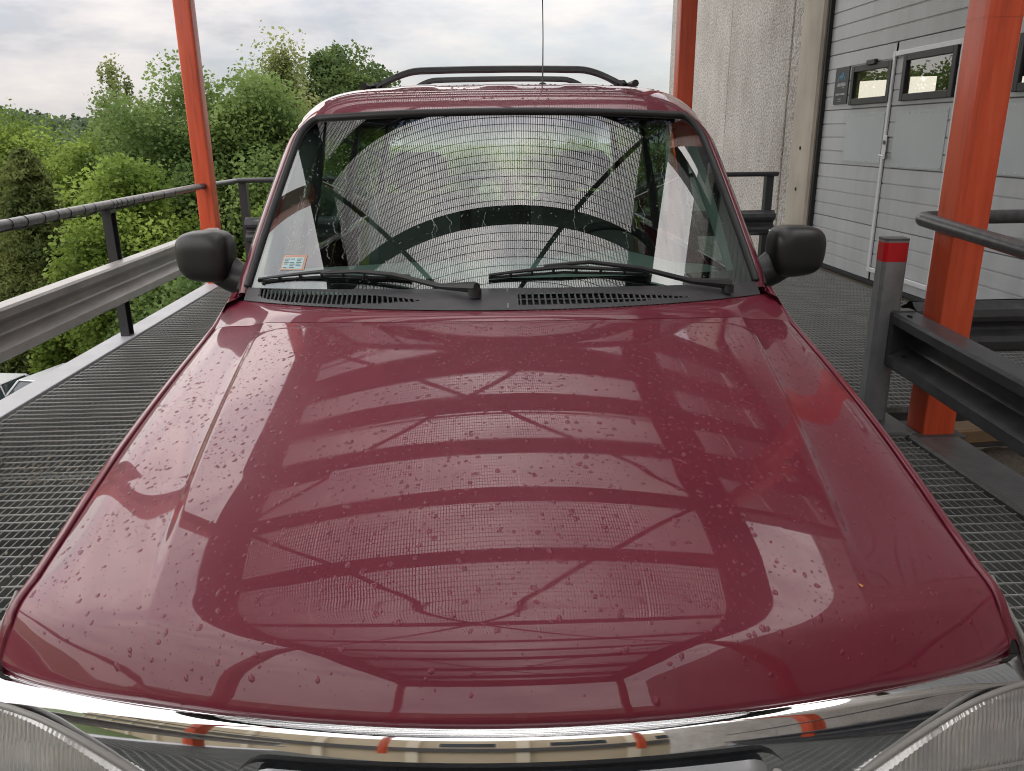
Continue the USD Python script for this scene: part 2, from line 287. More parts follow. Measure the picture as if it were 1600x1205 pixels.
# ================================================================ trees
def trunk_mesh(base, top, r, rng, limbs, spread):
    mb = MB(); base, top = np.array(base, float), np.array(top, float)
    t = np.linspace(0, 1, 9)[:, None]; p = base + (top - base) * t + np.c_[rng.normal(0, .12, (9, 2)), np.zeros(9)] * np.sin(t * np.pi)
    mb.tube(p, r * (1 - .85 * t[:, 0]), 8)
    for k in range(limbs):
        f = rng.uniform(.22, .92); a = rng.uniform(0, 2 * np.pi); q = base + (top - base) * f; L = spread * (1.1 - f) * rng.uniform(.7, 1.1)
        s = np.linspace(0, 1, 5)[:, None]; e = np.array([np.cos(a), np.sin(a), .55])
        mb.tube(q + e * L * s + [0, 0, .25] * s ** 2 * L, r * .32 * (1 - .8 * s[:, 0]) * (1.1 - f), 5)
    return mb.out()
def tree(kind, x, y, top, rx, label, lo=-6.0, seed=0, n=15000, leaf=.22, mat_=None, group=None, name=None, ground_z=-7.5, clumps=60):
    rng = np.random.default_rng(seed + 100); n = int(n * 1.9); leaf = leaf * .72
    nm = name or {'maple': 'maple_tree', 'light': 'leafy_tree', 'birch': 'birch_tree', 'spruce': 'spruce_tree', 'oak': 'oak_tree', 'dry': 'dry_shrub'}[kind]
    o = thing(nm, label, 'shrub' if kind == 'dry' else 'tree', (x, y, ground_z), 0, group)
    H = top - ground_z; lo_ = lo - ground_z
    if kind == 'spruce':
        obj('trunk', trunk_mesh([0, 0, 0], [0, 0, H * .98], .2, rng, 0, 1), M['bark'], o, smooth=True)
        P = []
        for k in range(int(n / 60)):
            f = rng.random() ** .8; z = lo_ + (H - lo_) * f; a = rng.uniform(0, 2 * np.pi); L = rx * (1 - f) ** .7 * rng.uniform(.45, 1.25) + .15
            s = rng.random(60) ** .7; d = np.array([np.cos(a), np.sin(a)])
            q = np.c_[d[0] * L * s, d[1] * L * s, z - L * .45 * s ** 1.4 - rng.random(60) * .35 * (1 - s * .6)]
            q[:, :2] += rng.normal(0, .10 + .12 * L, (60, 2)) * (s[:, None] * .7 + .1); P.append(q)
        obj('crown', leaves(np.vstack(P), leaf, rng, 0, 2.4), L_['spruce'], o); return o
    zc, hz = (lo_ + H) / 2, (H - lo_) / 2
    obj('trunk', trunk_mesh([0, 0, 0], [0, 0, H * .80], .09 + .02 * H, rng, 12, rx * .9), M['birchbark' if kind == 'birch' else 'bark'], o, smooth=True)
    P = []; per = n // clumps
    for k in range(clumps):
        while True:
            c = rng.uniform(-1, 1, 3)
            if .25 < np.linalg.norm(c) < 1: break
        wid = 1.0 if kind != 'birch' else .95
        if kind == 'birch' and rng.random() < .25: c[:2] *= .3
        taper = 1.0 - .45 * max(0, c[2]) ** 1.5
        cc = np.array([c[0] * rx * .86 * wid * taper, c[1] * rx * .86 * wid * taper, zc + c[2] * hz * .9])
        cr = rx * rng.uniform(.20, .38)
        q = rng.normal(size=(per, 3)); q /= np.linalg.norm(q, axis=1, keepdims=True); q *= (rng.random(per) ** .33)[:, None]
        if kind == 'birch':
            q *= [cr * .75, cr * .75, cr * 1.2]; q[:, 2] -= rng.random(per) ** 2 * cr * 2.2
            strand = rng.normal(0, cr * .5, (14, 2)); q[:, :2] = .45 * q[:, :2] + strand[rng.integers(0, 14, per)]
        else: q *= [cr, cr, cr * .8]
        q = q + cc; P.append(q[q[:, 2] < H + .15])
    Q = np.vstack(P); Q[:, 2] += .12 * rng.normal(size=len(Q))
    obj('crown', leaves(Q, leaf, rng, .35, 1.35), L_[mat_ or kind], o)
    return o
T = tree
G = 'trees on the slope beyond the left guardrail'
T('maple', -10.6, 31, 4.8, 3.6, 'big rounded mid green tree just left of the orange post', seed=1, n=22000, clumps=95)
T('maple', -7.4, 30, 4.6, 3.4, 'round mid green tree directly right of the orange post', seed=2, n=24000, clumps=105)
T('birch', -15.2, 38.5, 6.2, 1.5, 'slim tall birch poking above the others at the left', lo=-2, seed=3, n=7000, leaf=.2, clumps=46)
T('birch', -7.4, 34.5, 5.9, 2.3, 'drooping yellowish birch beside the dark oak', lo=-5, seed=4, n=22000, leaf=.2, clumps=105)
T('oak', -6.3, 46, 7.4, 3.4, 'dark dense oak behind the roof rack left end', lo=-4, seed=5, n=18000, leaf=.3, clumps=90)
T('spruce', -16.2, 31, 1.3, 3.0, 'dark drooping spruce at the left edge', lo=-7.2, seed=6, n=24000, leaf=.26)
T('spruce', -18.6, 32.0, 2.3, 2.7, 'second spruce cut by the left frame edge', lo=-7.2, seed=16, n=16000, leaf=.26)
T('light', -20.5, 38, 3.0, 4.2, 'bright yellow green broad tree behind the spruces', seed=7, n=20000, clumps=80)
T('light', -16.2, 36.5, 2.5, 3.0, 'pale green tree left of the slim birch', seed=8, n=15000, clumps=60)
T('light', -10.6, 25.5, 1.3, 2.7, 'sunny bright green tree in the middle of the slope', lo=-7, seed=9, n=22000, leaf=.22, clumps=90)
T('maple', -6.6, 21.0, -1.6, 2.3, 'low leafy maple close behind the guardrail post', lo=-7, seed=10, n=18000, leaf=.22, clumps=80)
T('maple', -8.9, 24.0, -2.2, 2.3, 'low maple hanging over the parked cars', lo=-7, seed=11, n=18000, leaf=.22, clumps=80)
T('light', -14.6, 29.5, -3.2, 2.2, 'low yellow green bush at the far left above the cars', lo=-7.2, seed=12, n=13000, leaf=.22, clumps=60)
T('light', -4.9, 24, 1.0, 2.0, 'small bright yellow green tree beside the windscreen pillar', lo=-7, seed=13, n=15000, leaf=.22, clumps=60)
T('maple', -3.4, 31, 1.8, 2.6, 'shaded green tree half hidden by the vehicle', lo=-7, seed=14, n=14000, clumps=60)
T('light', .4, 34, 2.1, 3.2, 'light green tree seen only through the cabin windows', lo=-7, seed=15, n=14000, clumps=60)
T('light', 4.2, 36, 2.0, 3.0, 'pale tree behind the cabin on the right of the rear window', lo=-7, seed=17, n=12000, clumps=55)
T('dry', 6.6, 31, 3.2, 1.5, 'small brownish shrub between roof rack and far post', lo=-3, seed=18, n=3600, leaf=.17, clumps=40)
T('maple', -12.6, 33, 2.6, 2.8, 'mid green tree filling the gap below the slim birch', lo=-7, seed=21, n=16000, clumps=70)
T('light', -12.0, 28.5, -2.0, 2.2, 'leafy bush right behind the parked cars', lo=-7.2, seed=22, n=15000, clumps=64)
T('oak', -18.5, 30.2, -3.4, 2.2, 'dark bush behind the parked cars at the left edge', lo=-7.2, seed=23, n=12000, clumps=56)
tw = MB(); rg = np.random.default_rng(5)
_tw = thing('bare_shrub', 'bare twiggy shrub next to the far orange post', 'shrub', (7.25, 31.3, -7.5))
for k in range(46):
    a = rg.uniform(0, 6.28); s = np.linspace(0, 1, 4)[:, None]; z0 = rg.uniform(6.5, 9.3)
    tw.tube([0, 0, z0] + np.array([np.cos(a) * .7, np.sin(a) * .7, rg.uniform(.6, 1.4)]) * s + rg.normal(0, .06, (4, 3)) * s, .02 * (1 - .7 * s[:, 0]), 3)
tw.tube([[0, 0, 0], [.05, 0, 5], [0, 0, 10.3]], [.09, .06, .02], 6); obj('trunk', tw.out(), M['bark'], _tw)

# parked cars far below
def parked_car(x, y, rz, label):
    o = thing('parked_car', label, 'car', (x, y, -7.5), rz, 'cars parked below the platform')
    prof = [(-2.1, .3), (2.1, .3), (2.15, .7), (2.0, .95), (1.0, 1.05), (.55, 1.5), (-1.3, 1.55), (-2.0, 1.1), (-2.15, .7)]
    def lay(pr, w, z):  # profile (y,z) extruded along x with tumblehome
        v, f = prism(pr, 'x', -w, w); return v, f
    v, f = lay(prof[:4] + [(1.0, 1.02), (-2.0, 1.02), (-2.15, .7)], .86, 0); obj('body', (v, f), M['carwhite'], o)
    def cabin(y0, y1, y2, y3, z0, z1, w0, w1):
        v = [[s * w0, y0, z0] for s in (-1, 1)] + [[s * w1, y1, z1] for s in (-1, 1)] + [[s * w1, y2, z1] for s in (-1, 1)] + [[s * w0, y3, z0] for s in (-1, 1)]
        return np.array(v, float), np.array([[0, 1, 3, 2], [4, 5, 7, 6], [0, 2, 4, 6], [1, 7, 5, 3]])
    obj('windows', cabin(1.25, .62, -1.35, -2.0, 1.0, 1.5, .8, .64), M['carglass'], o)
    mb = MB()
    mb.tm(rbox([-.66, -1.4, 1.49], [.66, .66, 1.55], .03)); obj('roof', mb.out(), M['carwhite'], o)
    for s in (-1, 1):
        for geo in (tube([[s * .81, 1.27, 1.0], [s * .65, .64, 1.51]], .035, 6), tube([[s * .81, -2.0, 1.0], [s * .65, -1.36, 1.51]], .05, 6), tube([[s * .79, -.2, 1.0], [s * .655, -.2, 1.5]], .025, 6)): obj('pillar', geo, M['carwhite'], o)
        obj('wing_mirror', rbox([s * .9 - .08, .95, 1.0], [s * .9 + .08, 1.1, 1.13], .04), M['carwhite'], o)
        for yy in (-1.35, 1.35):
            t = trimesh.creation.cylinder(.32, .2, sections=18); t.apply_transform(trimesh.transformations.rotation_matrix(math.pi / 2, [0, 1, 0])); t.apply_translation([s * .8, yy, .32]); obj('wheel', t, M['tyre'], o)
    return o
parked_car(-15.9, 25.2, 170, 'silver parked car at the left frame edge below the guardrail')
parked_car(-14.1, 26.2, 165, 'silver parked car just right of it peeping over the kerb strip')

# ================================================================ the platform
KX0, KX1 = -2.90, -2.72
Y0, Y1 = -6.4, 9.9
floor = thing('deck_floor', kind='structure')
def grating(x0, x1, y0, y1, z, pitch, cross, h, t, rod, twist=True, rods_on_top=True):
    b, r = MB(), MB()
    nb = max(2, int(round((x1 - x0) / pitch))); xs = x0 + (np.arange(nb) + .5) * (x1 - x0) / nb
    for x in xs: b.box([x - t / 2, y0, z - h], [x + t / 2, y1, z - .001])
    for y in (y0, y1): b.box([x0, y - .0025 if y == y1 else y, z - h - .0004], [x1, y if y == y1 else y + .0025, z - .0004])
    nc = max(1, int(round((y1 - y0) / cross))); ys = y0 + (np.arange(nc) + .5) * (y1 - y0) / nc
    for y in ys:
        if twist:
            k = max(2, int((x1 - x0) / .034)); xx = np.linspace(x0, x1, k + 1)
            r.box([x0, y - rod / 2, z - rod * .9], [x1, y + rod / 2, z + .0012])
        else: r.box([x0, y - rod / 2, z - rod], [x1, y + rod / 2, z])
    return b.out(), r.out()
def floor_panel(x0, x1, y0, y1):
    b, r = grating(x0 + .004, x1 - .004, y0 + .004, y1 - .004, 0, .0345, .074, .034, .0045, .0052)
    p = obj('grating_panel', b, M['grate'], floor); obj('cross_rods', r, M['rod'], p)
xe = np.linspace(KX1 + .01, 2.26, 6)
ye = [-2.6, .5, 3.6, 6.7, Y1]
for j in range(4):
    for i in range(5): floor_panel(xe[i], xe[i + 1], ye[j], ye[j + 1])
for (a, b_) in ((2.26, 3.2), (3.2, 4.10)):
    floor_panel(a, b_, 4.25, 6.7); floor_panel(a, b_, 6.7, Y1)
uf = MB()
for y in np.arange(-2.0, 9.9, 1.28): uf.box([KX0, y - .07, -.30], [4.1, y + .07, -.045])
for x in (-2.78, -.2, 2.38): uf.box([x - .09, -2.6, -.62], [x + .09, 9.9, -.302])
obj('floor_beams', uf.out(), M['beam'], floor)
k = MB(); k.box([KX0, -2.6, -.12], [KX1, 9.95, .012], .004); obj('kerb_strip', k.out(), M['kerbsteel'], floor)
k = MB(); k.tm(rbox([2.275, -2.6, -.22], [2.53, 3.80, .010], .012)); obj('side_kerb', k.out(), M['wetconc'], floor)
k = MB(); k.tm(rbox([2.10, 3.80, -.22], [2.34, 4.22, .016], .012)); obj('post_pad', k.out(), M['wetconc'], floor)
gx, gy = np.meshgrid(np.linspace(2.5, 4.3, 60), np.linspace(-3, 4.0, 200), indexing='ij')
gp = np.stack([gx, gy, -.20 + .05 * meshkit.fbm(np.stack([gx * 9, gy * 9, gx * 0], -1), 3, 3)], -1)
obj('gravel_ledge', grid(gp), M['gravel'], kind='structure')
k = MB(); k.bar([2.50, 3.93, -.05], [4.05, 4.10, -.05], .14, .09, ch=.012); obj('timber_beam', k.out(), M['wood'], label='weathered timber lying at the foot of the near orange post', cat='timber')

# orange steel columns
def column(x, y, label):
    global COL0
    g = 'orange steel columns carrying the upper deck'
    if COL0 is None:
        o = thing('steel_column', label, 'column', (x, y, 0), .001, g)
        mb = MB(); w = .09; c = .028
        poly = [(-w + c, -w), (w - c, -w), (w - .3 * c, -w + .3 * c), (w, -w + c), (w, w - c), (w - .3 * c, w - .3 * c), (w - c, w), (-w + c, w), (-w + .3 * c, w - .3 * c), (-w, w - c), (-w, -w + c), (-w + .3 * c, -w + .3 * c)]
        obj('shaft', prism(poly, 'z', .012, 4.1), M['orange'], o, smooth=25)
        obj('foot_plate', rbox([-.13, -.13, .0], [.13, .13, .0115], .003), M['beam'], o); COL0 = o
        obj('weld_band', prism([(a * 1.012, b * 1.012) for a, b in poly], 'z', 2.02, 2.028), M['orange'], o, smooth=25)
        return o
    return copy_of(COL0, (x, y, 0), 0, label, g)
COL0 = None
column(2.435, 3.87, 'near orange steel column behind the grey bollard on the right')
column(-2.80, 8.9, 'orange steel column standing at the handrail bend on the left')
column(2.28, 8.8, 'far orange steel column in front of the rough concrete wall')
column(-2.83, 3.87, 'orange steel column outside the left of the frame, mirrored in the left wing')
column(2.40, -1.26, 'orange steel column behind the viewer on the right')
column(-2.83, -1.26, 'orange steel column behind the viewer on the left')
column(2.40, -6.3, 'rearmost orange steel column behind the viewer on the right')
column(-2.83, -6.3, 'rearmost orange steel column behind the viewer on the left')

# upper deck of open grating overhead
DZ = 4.12
deck = thing('upper_deck', 'open steel grating deck overhead, mirrored in the bonnet and windscreen', 'deck')
YB, YE = -6.4, 11.7
for x in (-2.79, 2.38): 
    b = MB(); b.box([x - .14, YB, DZ], [x + .14, YE, DZ + .02]); b.box([x - .012, YB, DZ + .0205], [x + .012, YE, DZ + .42]); b.box([x - .14, YB, DZ + .4205], [x + .14, YE, DZ + .44]); obj('main_beam', b.out(), M['beam'], deck)
yb = 9.0 + 2 * 1.2825
while yb > YB:
    w = .085 if abs(yb - 7.72) > .1 else .16
    b = MB(); b.box([-2.65, yb - w, DZ + .06], [2.24, yb + w, DZ + .075]); b.box([-2.65, yb - .01 - (w - .07), DZ + .0755], [2.24, yb + .01 + (w - .07), DZ + .28]); b.box([-2.65, yb - w, DZ + .2805], [2.24, yb + w, DZ + .295]); obj('cross_beam', b.out(), M['beam'], deck); yb -= 1.2825
b = MB(); b.box([-2.9, YB - .1, DZ - .02], [2.5, YB - .002, DZ + .5]); obj('edge_beam', b.out(), M['beam'], deck)
for y0, y1 in ((9.0, 3.87), (3.87, -1.26), (-1.26, -6.39)):
    for a, c, dz in ((-2.64, 2.22, 0), (2.22, -2.64, .05)):
        b = MB(); b.tube([[a, y0, DZ + .03 + dz * .0], [c, y1, DZ + .031 + dz]], .028, 6); obj('wind_brace', b.out(), M['beam'], deck)
dzt = DZ + .445 + .035
def deck_panel(x0, x1, y0, y1):
    b, r = grating(x0 + .003, x1 - .003, y0 + .004, y1 - .004, dzt, .030, .086, .030, .0062, .0068, twist=False)
    mb = MB(); mb.add(*b); mb.add(*r); obj('grating_panel', mb.out(), M['deckgrate'], deck)
xd = np.linspace(-2.92, 2.50, 6); yd = np.arange(YB, YE + .1, 2.58); yd = np.linspace(YB, YE, 8)
for j in range(7):
    for i in range(5): deck_panel(xd[i], xd[i + 1], yd[j], yd[j + 1])
for (a, c) in ((2.50, 3.3), (3.3, 4.05)):
    for (e, g_) in ((4.22, 6.7), (6.7, 9.3)): deck_panel(a, c, e, g_)
for yb in (3.87, 5.15, 6.43, 7.72, 9.0):
    b = MB(); b.box([2.53, yb - .07, DZ + .1], [4.08, yb + .07, DZ + .40]); obj('side_beam', b.out(), M['beam'], deck)

# ---------------------------------------------------------------- left barrier
def wbeam(mb, a, b, zc, face, h=.31, d=.075, t=.004, n=1):
    """two wave guardrail between a and b (plan), its face looking towards face (plan unit)"""
    prof = [(-.155, .0), (-.135, .018), (-.115, .062), (-.075, .075), (-.045, .06), (-.018, .008), (0, .0), (.018, .008), (.045, .06), (.075, .075), (.115, .062), (.135, .018), (.155, .0)]
    P = []
    for q in (a, b):
        P.append([[q[0] + face[0] * d_, q[1] + face[1] * d_, zc + z_] for z_, d_ in prof] + [[q[0] + face[0] * (d_ - t), q[1] + face[1] * (d_ - t), zc + z_] for z_, d_ in prof[::-1]])
    P = np.array(P); P = np.concatenate([P, P[:, :1]], 1); mb.add(*grid(P)); return mb
def cbeam(mb, a, b, z0, z1, face, d=.10, t=.006, drop=0.0):
    """open channel rail: flanges top and bottom turned towards face, web at the back, lips"""
    h = z1 - z0
    prof = [(0, 0), (d, -.0), (d + .012, .015), (d + .008, .06), (.03, .11), (.02, .13), (.02, h - .13), (.03, h - .11), (d + .008, h - .06), (d + .012, h - .015), (d, h), (0, h), (0, h - t), (d - .006, h - t), (d - .002, h - .056), (.022, h - .102), (.012, h - .13), (.012, .13), (.022, .102), (d - .002, .056), (d - .006, t), (0, t)]
    P = []
    for q, dz in ((a, 0.0), (b, drop)): P.append([[q[0] + face[0] * u, q[1] + face[1] * u, z0 + w + dz] for u, w in prof])
    P = np.array(P); P = np.concatenate([P, P[:, :1]], 1); mb.add(*grid(P))
    for q in (0, 1): pass
    return mb
lb = thing('safety_barrier', 'long dark grey handrail and guardrail along the left deck edge', 'barrier')
mb = MB(); cbeam(mb, (-2.76, -2.6), (-2.76, 8.70), .33, .625, (1, 0)); gl = obj('guardrail', mb.out(), M['guard'], lb, smooth=35)
bh = MB()
for y in np.arange(.4, 8.6, .62):
    for z in (.36, .595):
        t = trimesh.creation.cylinder(.011, .008, sections=10); t.apply_transform(trimesh.transformations.rotation_matrix(math.pi / 2, [0, 1, 0])); t.apply_translation([-2.76 + .106, y, z]); bh.tm(t)
obj('bolt_hole', bh.out(), M['void'], gl, kind='stuff')
ht = [[-2.80, -2.6, 1.03], [-2.80, 8.66, 1.05]]
mb = MB(); mb.tube(np.linspace(ht[0], ht[1], 12), .033, 14); hr = obj('handrail', mb.out(), M['rail'], lb, smooth=40)
for y in (1.9, 4.2, 6.45, 8.62)[:3]:
    mb = MB(); mb.box([-2.83, y - .05, .0121], [-2.764, y - .042, 1.0]); mb.box([-2.83, y + .042, .0121], [-2.764, y + .05, 1.0]); mb.box([-2.80, y - .0418, .0121], [-2.79, y + .0418, 1.0]); mb.box([-2.84, y - .055, .985], [-2.76, y + .055, 1.012])
    obj('post', mb.out(), M['post'], lb)
for y in list(np.arange(4.3, 6.3, .19)) + [6.52, 6.56, 6.66, 6.78, 6.92, 7.1, 7.3, 7.6, 7.9]:
    y += RNG.uniform(-.02, .02); th = np.linspace(0, 2 * np.pi, 13)[:-1]; mb = MB()
    mb.tube(np.c_[-2.80 + .0355 * np.cos(th), y + .006 * np.sin(th * 1), 1.042 + .0355 * np.sin(th)], .0027, 5, closed=True); obj('cable_tie', mb.out(), M['rubber'], hr)
mb = MB(); mb.tube(np.c_[np.full(60, -2.80) + .034 * np.cos(np.linspace(0, 30, 60)) * .6, np.linspace(4.2, 8.5, 60), 1.006 + .006 * np.sin(np.linspace(0, 40, 60))], .005, 5); obj('light_cable', mb.out(), M['rubber'], hr, smooth=True)

eb = thing('end_barrier', 'black railing closing the far end of the deck behind the vehicle', 'barrier')
mb = MB(); mb.tube(np.linspace([-2.80, 8.69, 1.05], [-2.72, 9.75, 1.05], 4), .03, 10); mb.tube(np.linspace([-2.74, 9.9, 1.05], [3.80, 9.9, 1.05], 5), .03, 10); obj('handrail', mb.out(), M['post'], eb, smooth=40)
mb = MB(); wbeam(mb, (-2.7, 9.92), (3.80, 9.92), .46, (0, -1)); obj('guardrail', mb.out(), M['blackguard'], eb, smooth=30)
for x in (-2.7, .5, 3.72):
    mb = MB(); mb.box([x - .045, 9.93, .001], [x + .045, 10.03, 1.06]); obj('post', mb.out(), M['post'], eb)

rb = thing('corner_barrier', 'wet black handrail and guardrail bent round the near right column', 'barrier')
def arc(c, r, a0, a1, z, n=8): return [[c[0] + r * math.cos(a), c[1] + r * math.sin(a), z] for a in np.radians(np.linspace(a0, a1, n))]
pts = [[2.30, -2.6, .70], [2.31, 2.0, .98], [2.32, 3.2, 1.05], [2.322, 3.85, 1.09]] + arc((2.412, 4.0), .09, 180, 90, 1.10) + [[2.7, 4.10, 1.10], [4.08, 4.15, 1.10]]
mb = MB(); mb.tube(pts, .036, 16); obj('handrail', mb.out(), M['wetrail'], rb, smooth=40)
mb = MB(); cbeam(mb, (2.335, 3.98), (2.36, -2.6), .33, .625, (-1, 0), .115, .006, -.40); obj('guardrail', mb.out(), M['blackguard'], rb, smooth=35)
mb = MB(); mb.tm(rbox([2.21, 3.975, .325], [2.34, 4.06, .632], .01)); obj('end_cap', mb.out(), M['blackguard'], rb)
mb = MB(); wbeam(mb, (2.56, 4.42), (4.08, 4.42), .43, (0, -1)); wbeam(mb, (2.56, 4.46), (4.08, 4.46), .43, (0, 1)); obj('cross_guardrail', mb.out(), M['blackguard'], rb, smooth=30)
for z in (.385, .60):
    t = trimesh.creation.icosphere(1, .012); t.apply_scale([1, 1.8, .5]); t.apply_translation([2.255, 3.9, z + .022]); obj('bolt', t, M['void'], rb)
mb = MB(); mb.box([4.0, 4.36, .001], [4.06, 4.415, 1.03]); obj('post', mb.out(), M['post'], rb)

bo = thing('bollard', 'galvanised steel bollard with a red band near the top', 'bollard', (2.205, 4.06, 0), -6)
poly = [(-.062, -.035), (-.045, -.05), (.05, -.05), (.062, -.038), (.062, .04), (.05, .05), (-.05, .05), (-.062, .04)]
obj('shaft', prism(poly, 'z', .016, .995), M['steel'], bo, smooth=20)
obj('cap', prism([(a * 1.02, b * 1.02) for a, b in poly], 'z', .9952, 1.006), M['wetconc'], bo)
obj('red_band', prism([(a * 1.012, b * 1.012) for a, b in poly], 'z', .886, .985), M['red'], bo)
mb = MB()
for kx in range(16):
    th = np.linspace(0, 2 * np.pi, 9)[:-1]; c = np.array([.070 + .006 * (kx % 2), -.02, .42 + kx * .018])
    mb.tube(c + np.c_[np.zeros(8) if kx % 2 else .007 * np.cos(th), .007 * np.cos(th) if kx % 2 else np.zeros(8), .012 * np.sin(th)], .0025, 4, closed=True)
obj('chain', mb.out(), M['rubber'], bo, kind='stuff')

# ================================================================ building on the right
wb = thing('warehouse', 'rough pale concrete warehouse wall on the right', 'building')
WX = 4.10
def wall(name, y0, y1, z0, z1, x0, mt, ch=.012): return obj(name, rbox([x0, y0, z0], [x0 + .22, y1, z1], ch), mt, wb)
for (a, c) in ((10.30, 10.62), (10.63, 13.1), (13.11, 16.95)):
    wall('wall_panel', a, c, -7.4, 5.0, WX + (.012 if a == 10.30 else 0), M['plaster'])
wall('door_pillar', 9.66, 10.295, -.4, 5.0, WX - .02, M['concrete'], .03)
for (z, y) in ((1.35, 9.98), (.86, 10.0)):
    t = trimesh.creation.cylinder(.022, .01, sections=14); t.apply_transform(trimesh.transformations.rotation_matrix(math.pi / 2, [0, 1, 0])); t.apply_translation([WX - .022, y, z]); obj('tie_hole', t, M['void'], wb)
for (a, c) in ((-9, -4.0), (-3.99, 1.0), (1.01, 2.9)): wall('wall_panel', a, c, -7.4, 5.0, WX, M['plaster'])
wall('lintel', 2.91, 9.655, 4.35, 5.0, WX, M['plaster'])
wall('base_wall', 2.91, 9.655, -7.4, -.06, WX + .02, M['concrete'])
mb = MB(); mb.box([WX + .23, -8.9, -7.4], [18, -8.7, 4.95]); mb.box([WX + .23, 16.73, -7.4], [18, 16.93, 4.95]); mb.box([17.8, -8.69, -7.4], [18, 16.72, 4.95]); mb.box([WX + .23, -8.69, 4.7], [17.79, 16.72, 4.95]); mb.box([WX + .33, -8.69, -.3], [17.79, 16.72, -.05]); obj('hall_shell', mb.out(), M['hall'], wb)
obj('added_glow_panel', (np.array([[6.5, 11.42, 1.15], [6.5, 12.2, 1.15], [6.5, 12.2, 2.30], [6.5, 11.42, 2.26], [6.5, 12.26, 1.15], [6.5, 13.7, 1.15], [6.5, 13.7, 2.33], [6.5, 12.26, 2.28]]), np.array([[0, 1, 2, 3], [4, 5, 6, 7]])), M['lit'], wb)  # added glowing quads, give the door windows their cream areas
obj('added_glow_panel', (np.array([[6.5, 8.2, 1.15], [6.5, 9.72, 1.15], [6.5, 9.72, 2.14], [6.5, 8.2, 2.1]]), np.array([[0, 1, 2, 3]])), M['lit'], wb)  # added glowing quad for the nearest door window

dr = thing('sectional_door', 'grey ribbed sectional garage door with a wicket door in it', 'garage door', (4.17, 0, 0))
secs = [.05, .60, 1.185, 1.77, 2.36, 2.95, 3.54, 4.13]
def section(y0, y1, z0, z1, x=0.0, name='panel', holes=(), ribs=4):
    """door skin with V grooves, cut round window openings"""
    n = ribs; zz = []; e = (z1 - z0) / n
    pr = [(x + .012, z0), (x + .002, z0 + .005)]
    for k in range(1, n):
        zc = z0 + e * k; pr += [(x, zc - .011), (x + .010, zc - .004), (x + .010, zc + .003), (x, zc + .006)]
    pr += [(x + .002, z1 - .005), (x + .012, z1)]
    segs = [(y0, y1, pr)]
    if holes:
        h = holes[0]; lowp = [q for q in pr if q[1] < h[2]] + [(x, h[2])]; topp = [(x, h[3])] + [q for q in pr if q[1] > h[3]]
        segs = [(y0, h[0], pr), (h[1], y1, pr), (h[0], h[1], lowp), (h[0], h[1], topp)]
    mb = MB()
    for a, c, p in segs:
        if c - a < .005: continue
        P = np.array([[[q[0], yy, q[1]] for q in p] for yy in (a, c)]); mb.add(*grid(P))
    return obj(name, mb.out(), M['door'], dr)
for w_ in [(2.96, 9.6, .05, 1.80), (2.96, 9.6, 2.21, 4.2), (8.96, 9.6, 1.802, 2.208), (7.87, 8.14, 1.802, 2.208), (6.24, 7.02, 1.802, 2.208), (2.96, 5.26, 1.802, 2.208)]:
    mb = MB(); mb.box([.03, w_[0], w_[2]], [.05, w_[1], w_[3]]); obj('door_glow_blocker', mb.out(), M['hall'], dr)  # added unseen plates, block the cream glow at the door joints
wk0, wk1, wz0, wz1 = 6.965, 8.085, .14, 2.27
win = [(8.14, 8.92, 1.845, 2.165), (7.06, 7.86, 1.845, 2.195), (5.30, 6.20, 1.845, 2.19)]
for a, c in zip(secs[:-1], secs[1:]):
    for (y0, y1) in ((8.10, 9.60), (wk0 + .02, wk1 - .02), (2.96, 6.95)):
        h = [w for w in win if w[0] > y0 - .05 and w[1] < y1 + .05 and a < w[2] and w[3] < c]
        if y0 == wk0 + .02 and a > 2.2: y0, y1 = 6.951, 8.099
        section(y0, y1, a + .002, c - .002, 0, 'door_panel', h)
def frame_yz(y0, y1, z0, z1, w, d, x, mt, name, parent):
    mb = MB(); mb.box([x - d, y0, z0], [x, y0 + w, z1], .004); mb.box([x - d, y1 - w, z0], [x, y1, z1], .004)
    mb.box([x - d + .001, y0 + w + .0005, z0], [x, y1 - w - .0005, z0 + w], .004); mb.box([x - d + .001, y0 + w + .0005, z1 - w], [x, y1 - w - .0005, z1], .004); return obj(name, mb.out(), mt, parent)
frame_yz(wk0 - .025, wk1 + .03, wz0, wz1, .045, .022, 0, M['alu'], 'wicket_frame', dr)
for i, w in enumerate(win):
    p = frame_yz(w[0] - .035, w[1] + .035, w[2] - .035, w[3] + .035, .062, .035, .006, M['wframe'], 'window_frame', dr)
    obj('window_pane', rbox([-.006, w[0] + .02, w[2] + .02], [-.002, w[1] - .02, w[3] - .02], .0005), M['pane'], p)
mb = MB(); mb.box([-.05, 8.42, 2.185], [-.012, 8.60, 2.235], .006); obj('window_stay', mb.out(), M['wframe'], dr)
for y0, y1, z0, z1 in ((8.16, 9.0, 1.225, 1.72), (7.06, 7.94, 1.20, 1.72), (5.2, 6.35, 1.2, 1.73)):
    p = obj('patch_plate', rbox([-.004, y0, z0], [-.0012, y1, z1], .0006), M['patch'], dr)
    mb = MB()
    for y in np.linspace(y0 + .03, y1 - .03, 9):
        for z in (z0 + .02, z1 - .02):
            t = trimesh.creation.icosphere(1, .007); t.apply_scale([.5, 1, 1]); t.apply_translation([-.005, y, z]); mb.tm(t)
    obj('rivet', mb.out(), M['alu'], p, kind='stuff')
lk = obj('lock_plate', rbox([-.03, 8.02, 1.27], [-.0225, 8.075, 1.50], .003), M['alu'], dr)
t = trimesh.creation.cylinder(.02, .012, sections=16); t.apply_transform(trimesh.transformations.rotation_matrix(math.pi / 2, [0, 1, 0])); t.apply_translation([-.036, 8.047, 1.43]); obj('lock_cylinder', t, M['wetconc'], lk)
